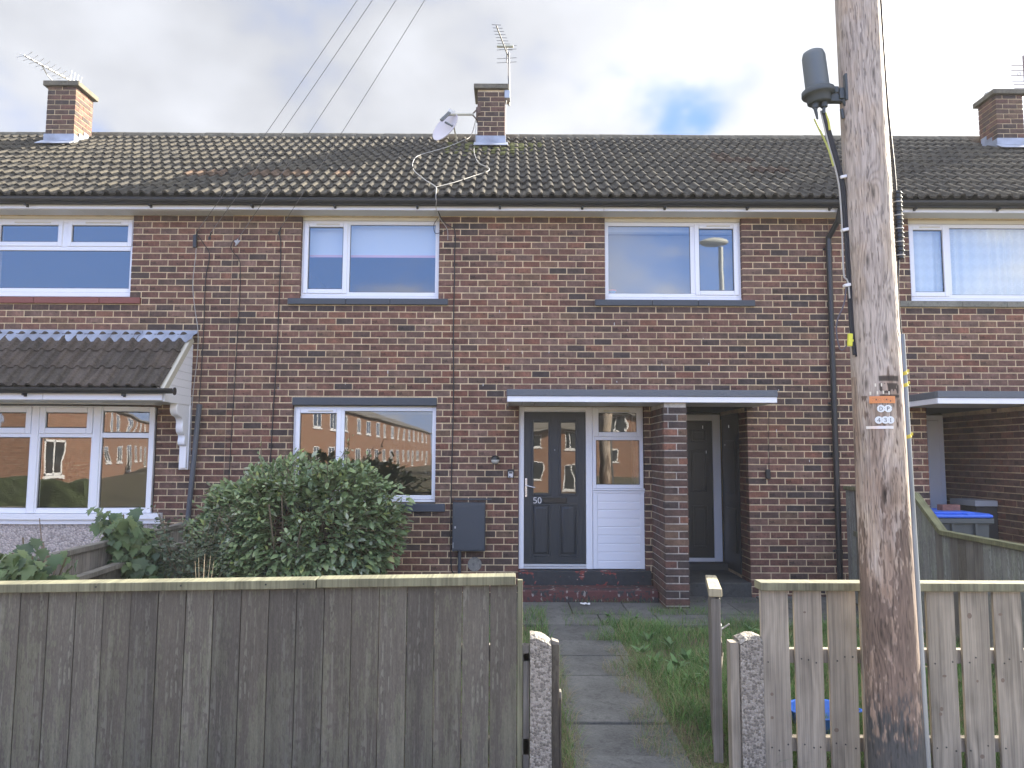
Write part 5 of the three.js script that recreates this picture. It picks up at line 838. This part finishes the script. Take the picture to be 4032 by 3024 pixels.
{
  const dl = [leafShape(0.10, 0.020, 0.25, -0.02, 5), leafShape(0.085, 0.022, 0.2, 0.02, 5), leafShape(0.125, 0.020, 0.3, -0.04, 5)], dm = [leafMat([0.09, 0.20, 0.05]), leafMat([0.12, 0.25, 0.065]), leafMat([0.08, 0.16, 0.05])];
  const spots = [[1.18, 3.05], [1.32, 3.2], [1.45, 2.95], [1.22, 3.42], [1.50, 3.45], [1.62, 3.12], [1.36, 3.62], [1.12, 2.75], [1.40, 2.55], [1.72, 2.8], [2.3, 1.9], [1.25, 2.35], [0.98, 1.5], [2.15, 1.2], [1.62, 1.0], [1.02, 1.25], [1.3, 1.35]];
  const said = ['nearest the path', 'in the middle of the clump', 'at the back of the clump', 'by the path bend', 'near the open gate', 'under the gate cap', 'front of the clump', 'behind the clump by the path', 'back of the lawn', 'behind the gate', 'close to the picket corner', 'by the far path slabs', 'in the first paving joint', 'before the passage step', 'at the foot of the brick pier', 'in the joint by the doorstep', 'between pier and path'];
  spots.forEach(([x, z], i) => {
    const w = thing('leafy_weed', 'broad-leaved green weed growing ' + said[i], 'weed', [x, 0, z]), n = 7 + Math.floor(rnd() * 6), k = i > 11 ? 0.55 : 1;
    for (let j = 0; j < n; j++) { const l = mesh('leaf', pick(dl), pick(dm), w); l.rotation.order = 'YXZ'; l.rotation.set(-rr(0.35, 1.1), j / n * 6.28 + rr(-0.3, 0.3), rr(-0.2, 0.2)); l.scale.setScalar(rr(0.7, 1.25) * k); l.position.y = 0.01; }
  });
  const dry = thing('dried_plant', 'dead brown plant glimpsed between the right pickets', 'plant', [2.55, 0, 4.4]), dmat = [leafMat([0.42, 0.30, 0.16]), leafMat([0.34, 0.22, 0.11])];
  mesh('stem', merge([rod([0, 0, 0], [0.05, 0.62, 0], 0.006, 0.003, 6), rod([0.02, 0.3, 0], [-0.04, 0.52, 0.05], 0.004, 0.002, 6)]), dmat[1], dry);
  for (let j = 0; j < 22; j++) { const l = mesh('leaf', dl[1], pick(dmat), dry); l.position.set(rr(-0.04, 0.07), rr(0.3, 0.64), rr(-0.04, 0.06)); l.rotation.set(rr(-1, 1), rr(0, 6.28), rr(-1, 1)); l.scale.setScalar(rr(0.5, 0.9)); }
}
// the evergreen bush before the ground floor window
{
  rnd = mulberry(888);
  const bush = thing('evergreen_bush', 'large rounded evergreen bush before the ground floor window left of the dark front door', 'bush', [-2.56, 0, 0.62]);
  const shapes = [leafShape(0.062, 0.016, 0.22, -0.006), leafShape(0.055, 0.018, 0.15, 0.006), leafShape(0.070, 0.017, 0.3, -0.014)];
  const cols = [[0.155, 0.225, 0.098], [0.20, 0.28, 0.12], [0.26, 0.345, 0.15], [0.32, 0.40, 0.185], [0.38, 0.42, 0.28], [0.42, 0.48, 0.15]], mats = cols.map((c) => leafMat(c, 0.22)); mats.forEach((m) => { m.roughness = 0.42; });
  const bumps = []; for (let i = 0; i < 70; i++) { const a = rr(0, 6.28), e = rr(-0.2, 1.35); bumps.push([V(Math.cos(a) * Math.cos(e), Math.sin(e), Math.sin(a) * Math.cos(e)), rr(-0.16, 0.22)]); }
  const surf = (d) => { let r = 1; for (const [b, k] of bumps) { const t = d.dot(b); if (t > 0.9) r += k * sstep(0.9, 0.99, t); } return r; };
  const place = [], stems = [];
  const sq = (v, e) => Math.sign(v) * Math.pow(Math.abs(v), e), shell_ = (d, r) => { const h = Math.hypot(d.x, d.z) || 1e-6, k = sq(h, 0.95) / h; return V(d.x * k * 1.14 * r + d.y * 0.02, 0.60 + sq(d.y, 0.95) * 1.06 * r, d.z * k * 0.50 * r); };
  for (let i = 0; i < 21000; i++) {
    const a = rr(0, 6.28), sy = rr(-0.5, 1), c = Math.sqrt(1 - sy * sy), d = V(Math.cos(a) * c, sy, Math.sin(a) * c); if (d.z < -0.4 && rnd() < 0.75) continue;
    const r = surf(d) * (1 - 0.45 * Math.pow(rnd(), 2.4)), p = shell_(d, r); if (p.y < 0.02 || vn(p.x * 6 + 50, p.y * 6 + p.z * 4 + 50, 999, 999, 12) < 0.24) continue; place.push([p, d, rnd() < 0.25 ? rr(0.6, 1.0) : rr(1.0, 1.9)]);
  }
  for (let i = 0; i < 140; i++) {                     // shoots that stand out of the outline
    const a = rr(0, 6.28), sy = i < 6 ? rr(0.7, 0.95) : rr(0.0, 0.98), c = Math.sqrt(1 - sy * sy), d = V(Math.cos(a) * c, sy, Math.abs(Math.sin(a)) * c * (rnd() < 0.9 ? 1 : -1)), b = shell_(d, surf(d) * 0.82), L = i < 6 ? rr(0.42, 0.66) : i < 40 ? rr(0.3, 0.5) : rr(0.2, 0.36), dir = d.clone().add(V(rr(-0.5, 0.5), rr(0.1, 0.6), rr(-0.2, 0.2))).normalize(), e = b.clone().addScaledVector(dir, L), m = b.clone().lerp(e, 0.5).add(V(0, 0.04, 0));
    stems.push(tube([b.toArray(), m.toArray(), e.toArray()], 0.0035, 8, 5));
    for (let k = 0; k < 12; k++) { const t = k / 12, q = b.clone().lerp(m, Math.min(1, 2 * t)).lerp(e, Math.max(0, 2 * t - 1)); place.push([q.add(V(rr(-0.03, 0.03), rr(-0.03, 0.03), rr(-0.03, 0.03))), dir.clone().add(V(rr(-1, 1), rr(-0.6, 1), rr(-1, 1))).normalize(), rr(0.9, 1.5) * (1 - t * 0.35)]); }
  }
  for (let i = 0; i < 26; i++) { const a = rr(0, 6.28), rad = rr(0.3, 0.85); stems.push(tube([[rr(-0.08, 0.08), 0, rr(-0.08, 0.08)], [Math.cos(a) * rad * 0.5, rr(0.4, 0.7), Math.sin(a) * rad * 0.4], [Math.cos(a) * rad, rr(0.8, 1.4), Math.sin(a) * rad * 0.75]], 0.009, 10, 5)); }
  mesh('stem', merge(stems), std([0.20, 0.155, 0.10], 0.85), bush);
  const pose = (o, [p, d, s]) => { o.position.copy(p); const up = V(rr(-0.6, 0.6), 1, rr(-0.3, 0.9)).normalize(), f = d.clone().add(V(rr(-0.9, 0.9), rr(-0.9, 0.5), rr(-0.9, 0.9))).normalize(); o.up.copy(up); o.lookAt(p.clone().add(f)); o.scale.setScalar(s); };
  const front = place.map((q, i) => [q[0].z * 1.2 + q[0].y * 0.5 + rnd() * 0.5 - (q[0].y < 0.5 ? 9 : 0), i]).sort((a, b) => b[0] - a[0]), big = new Set(front.slice(0, 300).map((f) => f[1]));
  const tint = () => { const h = rnd(); return h < 0.22 ? 0 : h < 0.52 ? 1 : h < 0.76 ? 2 : h < 0.88 ? 3 : h < 0.955 ? 4 : 5; };
  const sets = cols.map(() => [[], [], []]), o = new THREE.Object3D();
  place.forEach((q, i) => { const c = tint(q[0]), s = Math.floor(rnd() * 3); if (big.has(i)) { const l = new THREE.Mesh(shapes[s], mats[c]); l.name = 'leaf'; l.castShadow = l.receiveShadow = true; pose(l, q); bush.add(l); } else { pose(o, q); o.updateMatrix(); sets[c][s].push(o.matrix.clone()); } });
  sets.forEach((a, c) => { const l = []; a.forEach((ms, s) => ms.forEach((m) => l.push(shapes[s].clone().applyMatrix4(m)))); if (l.length) mesh('foliage', merge(l), mats[c], bush).userData.kind = 'stuff'; });
}
// saplings and a dead stump by the left dividing fences
{
  rnd = mulberry(999);
  const lobed = (L) => { const pts = [[0, 0], [0.14, 0.06], [0.34, 0.02], [0.30, 0.20], [0.52, 0.34], [0.36, 0.42], [0.44, 0.66], [0.24, 0.60], [0.16, 0.80], [0, 1], [-0.16, 0.80], [-0.24, 0.60], [-0.44, 0.66], [-0.36, 0.42], [-0.52, 0.34], [-0.30, 0.20], [-0.34, 0.02], [-0.14, 0.06]]; const g = new THREE.ShapeGeometry(new THREE.Shape(pts.map(([x, y]) => new THREE.Vector2(x * L, y * L)))).rotateX(Math.PI / 2), p = g.attributes.position; for (let i = 0; i < p.count; i++) p.setY(i, 0.25 * Math.abs(p.getX(i)) - 0.9 * p.getZ(i) ** 2); g.computeVertexNormals(); return g; };
  const shapes = [lobed(0.105), lobed(0.08), lobed(0.125)], mats = [leafMat([0.075, 0.135, 0.045]), leafMat([0.10, 0.165, 0.05]), leafMat([0.055, 0.10, 0.04]), leafMat([0.13, 0.19, 0.06])];
  function sapling(label, x, z, h, spread, n, lean) {
    const t = thing('maple_sapling', label, 'sapling', [x, 0, z]), st = [];
    for (let b = 0; b < 7; b++) {
      const a = rr(0, 6.28), top = [Math.cos(a) * spread * rr(0.3, 1) + lean, h * rr(0.6, 1), Math.sin(a) * spread * 0.6], mid = [top[0] * 0.4, top[1] * 0.6, top[2] * 0.4]; st.push(tube([[0, 0, 0], mid, top], 0.006, 10, 5));
      for (let i = 0; i < n / 7; i++) { const s = rr(0.35, 1.02), l = mesh('leaf', pick(shapes), pick(mats), t); l.position.set(mix(mid[0], top[0], s) + rr(-0.10, 0.10), mix(mid[1], top[1], s) + rr(-0.08, 0.05), mix(mid[2], top[2], s) + rr(-0.1, 0.1)); l.rotation.order = 'YXZ'; l.rotation.set(rr(0.55, 1.35), rr(-1.2, 1.2), rr(-0.5, 0.5)); l.scale.setScalar(rr(0.75, 1.3)); }
    }
    mesh('stem', merge(st), std([0.14, 0.11, 0.06], 0.85), t);
  }
  sapling('dark green lobed-leaf sapling beside the bush, in front of the white sill', -3.47, 2.35, 1.20, 0.34, 330, -0.06);
  sapling('paler lobed-leaf sapling in front of the dead stump and pebble-dash', -3.30, 4.05, 1.14, 0.24, 240, -0.02);
  sapling('small sapling at the far left edge by the pebble-dash', -3.36, 4.5, 0.98, 0.18, 110, 0);
  const s = thing('dead_stump', 'split dead shrub stump standing before the pebble-dash', 'stump', [-3.37, 0, 3.75]);
  mesh('trunk', merge([rod([0, 0, 0], [-0.02, 0.80, 0], 0.035, 0.025, 8), rod([-0.02, 0.76, 0], [-0.07, 1.05, 0.02], 0.02, 0.010, 7), rod([-0.02, 0.78, 0.01], [-0.035, 0.98, 0.0], 0.014, 0.006, 6), rod([-0.07, 1.03, 0.02], [-0.10, 1.22, 0.02], 0.005, 0.003, 5), rod([-0.01, 0.7, 0], [0.05, 0.95, 0], 0.008, 0.003, 5), rod([0, 0.74, 0], [-0.10, 0.93, 0.03], 0.007, 0.003, 5)]), wood([0.40, 0.31, 0.24], paleMap), s);
  // loose greenery filling the gap between sapling and bush
  const hp = thing('small_leaved_shrub', 'thin small-leaved shrub between the dark sapling and the evergreen bush', 'shrub', [-2.98, 0, 2.2]), sm = [leafShape(0.05, 0.014, 0.2, 0), leafShape(0.042, 0.013, 0.2, 0.005)], mm = [leafMat([0.06, 0.095, 0.05]), leafMat([0.085, 0.125, 0.065]), leafMat([0.13, 0.165, 0.095])], fl = mm.map(() => []), tw = [], o = new THREE.Object3D();
  for (let b = 0; b < 46; b++) { const a = rr(0, 6.28), top = [Math.cos(a) * rr(0.1, 0.42) - 0.05, rr(0.5, 1.22), Math.sin(a) * 0.35], mid = [top[0] * 0.5, top[1] * 0.6, top[2] * 0.5]; tw.push(tube([[0, 0, 0], mid, top], 0.0035, 8, 4)); for (let i = 0; i < 34; i++) { const q = rr(0.0, 1.05); o.position.set(mix(mid[0], top[0], q) + rr(-0.06, 0.06), mix(mid[1], top[1], q) + rr(-0.06, 0.06), mix(mid[2], top[2], q) + rr(-0.06, 0.06)); o.rotation.set(rr(-0.9, 0.9), rr(0, 6.28), rr(-0.9, 0.9)); o.scale.setScalar(rr(0.7, 1.2)); o.updateMatrix(); fl[Math.floor(rnd() * 3)].push(pick(sm).clone().applyMatrix4(o.matrix)); } }
  mesh('stem', merge(tw), std([0.14, 0.11, 0.07], 0.85), hp); fl.forEach((l, i) => { mesh('foliage', merge(l), mm[i], hp).userData.kind = 'stuff'; });
  const dry = thing('dry_stalks', 'few dry grass stalks rising above the fence coping beside the bush', 'dry grass', [-1.92, 0, 4.6]); mesh('stalk', merge([0, 1, 2, 3, 4, 5].map((i) => rod([0, 0.5, 0], [(i - 2.5) * 0.022 + (i % 3) * 0.008, 1.03 + (i * 7 % 5) * 0.011, (i % 2) * 0.02], 0.0011, 0.0008, 4))), std([0.42, 0.35, 0.25], 0.9), dry);
}

// ---------------------------------------------------------------- across the street: what the panes mirror
rnd = mulberry(555);
const farBrick = std([1, 1, 1], 0.9, { map: tex(512, 512, (u, v) => { const y = v * 12, k = Math.floor(y), x = u * 9 + (k & 1) * 0.5, jy = y % 1 < 0.12, jx = (x % 1) < 0.045; if (jy || jx) return [0.36, 0.31, 0.23]; const h = hash(Math.floor(x) % 9, k, 5), c = mix3([0.20, 0.095, 0.06], [0.30, 0.15, 0.098], h); return c.map((q) => q * (0.8 + 0.4 * fbm(u, v, 60, 60, 2, 3))); }) });
const farRoof = std([0.20, 0.185, 0.165], 0.85), farGlass = std([0.03, 0.035, 0.04], 0.08), hedgeM = std([0.06, 0.085, 0.035], 0.9, { bumpMap: tileBump, bumpScale: 0.05 });
function farTerrace(name, label, x0, x1, y1, z0, z1, along, wins) {   // a plain terrace with gabled roof; windows on the side that faces the street
  const t = thing(name, label, 'house'), s = 1 / 2.03;
  const g = bx(x0, x1, -0.3, y1, z0, z1); for (let i = 0; i < g.attributes.uv.count; i++) g.attributes.uv.setXY(i, g.attributes.uv.getX(i) * s, g.attributes.uv.getY(i) / 0.984);
  mesh('wall', g, farBrick, t);
  if (along === 'z') { const c = (x0 + x1) / 2; mesh('gable', (() => { const q = prism([[x0, y1], [x1, y1], [c, y1 + (x1 - x0) * 0.20]], 'xy', z0 + 0.01, z1 - 0.01), uv = q.attributes.uv; for (let i = 0; i < uv.count; i++) uv.setXY(i, uv.getX(i) * s, uv.getY(i) / 0.984); return q; })(), farBrick, t); for (const d of [-1, 1]) { const L = (x1 - x0) * 0.565; mesh('roof', uvm(rb(d > 0 ? 0 : -L, d > 0 ? L : 0, -0.05, 0.06, z0 - 0.15, z1 + 0.15, 0.02).rotateZ(d * Math.atan(0.40)).translate(d > 0 ? x0 - 0.3 : x1 + 0.3, y1 - 0.02, 0)), farRoof, t); } } else {
    const c = (z0 + z1) / 2; const rf = mesh('roof', prism([[z0 - 0.35, y1 - 0.1], [z1 + 0.35, y1 - 0.1], [c, y1 + (z1 - z0) * 0.36]], 'x', x0, x1), farRoof, t);
    for (let r = 0; r < 11; r++) mesh('tile_course', rb(x0, x1, -0.02, 0.02, -0.02, 0.02, 0.005).translate(0, y1 - 0.06 + r * 0.20, z0 - 0.33 + r * 0.285), std([0.18, 0.165, 0.15], 0.85), rf);
    mesh('gutter', rb(x0, x1, y1 - 0.14, y1 - 0.02, z0 - 0.48, z0 - 0.35), blackPlastic, t);
  }
  for (const [a, b, c, e] of wins) {
    const face = along === 'z' ? (u0, u1, v0, v1, d) => rb(x1 - 0.05, x1 + d, v0, v1, u0, u1) : (u0, u1, v0, v1, d) => rb(u0, u1, v0, v1, z0 - d, z0 + 0.05);
    const w = mesh('window', merge([face(a, a + 0.08, c, e, 0.03), face(b - 0.08, b, c, e, 0.03), face(a, b, c, c + 0.08, 0.03), face(a, b, e - 0.08, e, 0.03), face((a + b) / 2 - 0.04, (a + b) / 2 + 0.04, c, e, 0.03), face(a - 0.1, b + 0.1, c - 0.12, c - 0.01, 0.08)]), upvc, t);
    mesh('pane', face(a + 0.08, b - 0.08, c + 0.08, e - 0.08, 0.01), farGlass, w);
  }
  return t;
}
{
  const wins = []; for (let i = 0; i < 20; i++) for (const [c, e] of [[0.95, 2.2], [3.5, 4.7]]) wins.push([17.2 + i * 4.6 + (c > 2 ? rr(-0.2, 0.5) : rr(-0.6, 0.2)), 18.7 + i * 4.6 + rr(-0.3, 0.6), c + (c < 2 && i % 3 === 1 ? -0.75 : 0), e]);
  farTerrace('brick_terrace', 'sunlit orange brick terrace running away across the street, mirrored in the ground floor window', -20.0, -13.0, 5.0, 15.6, 112, 'z', wins);
  const w2 = []; for (let i = 0; i < 9; i++) for (const [c, e] of [[1.0, 2.25], [3.6, 4.75]]) w2.push([0.6 + i * 3.4 + rr(-0.3, 0.3), 2.2 + i * 3.4 + rr(-0.3, 0.4), c + (c < 2 && i % 2 ? -0.8 : 0), e]);
  farTerrace('brick_terrace', 'sunlit terrace with a tiled roof mirrored in the door panes', -1.5, 32, 5.0, 52, 60, 'x', w2);
  const h = thing('garden_hedge', 'clipped hedge across the street mirrored in the bow window', 'hedge', [-15, 0, 14.4]); const hg = new THREE.BoxGeometry(9, 0.9, 0.9, 60, 12, 8), p = hg.attributes.position; for (let i = 0; i < p.count; i++) { const k = 1 + (hash(i, 1, 3) - 0.5) * 0.0; p.setXYZ(i, p.getX(i), p.getY(i) + 0.43 + (vn(p.getX(i) * 4 + 50, p.getZ(i) * 5 + 50, 999, 999, 3) - 0.5) * 0.12, p.getZ(i) + (vn(p.getX(i) * 5 + 90, p.getY(i) * 5 + 50, 999, 999, 5) - 0.5) * 0.15 * k); } hg.computeVertexNormals(); mesh('foliage', uvm(hg, 1), hedgeM, h);
  const l = thing('street_lamp', 'grey street lamp across the road mirrored in the right upstairs window', 'street lamp', [6.42, 0, 13.4]);
  mesh('column', rod([0, -0.1, 0], [0, 8.1, 0], 0.10, 0.075, 12), std([0.42, 0.45, 0.45], 0.5, { metalness: 0.3 }), l);
  const hs = new THREE.SphereGeometry(0.24, 20, 12).scale(1.9, 0.52, 0.9).translate(-0.22, 8.25, 0); mesh('lantern', hs, std([0.55, 0.58, 0.58], 0.5), l); mesh('lens', new THREE.SphereGeometry(0.2, 16, 8, 0, 6.283, Math.PI / 2, Math.PI / 2).scale(1.7, 0.4, 0.8).translate(-0.28, 8.19, 0), std([0.35, 0.37, 0.38], 0.2), l);
}
// thin haze added to lift the shadows, standing in for lens glare
scene.fog = new THREE.FogExp2(new THREE.Color().setRGB(0.95, 0.95, 0.95), 0.0013);
scene.updateMatrixWorld(true);
renderer.render(scene, camera);
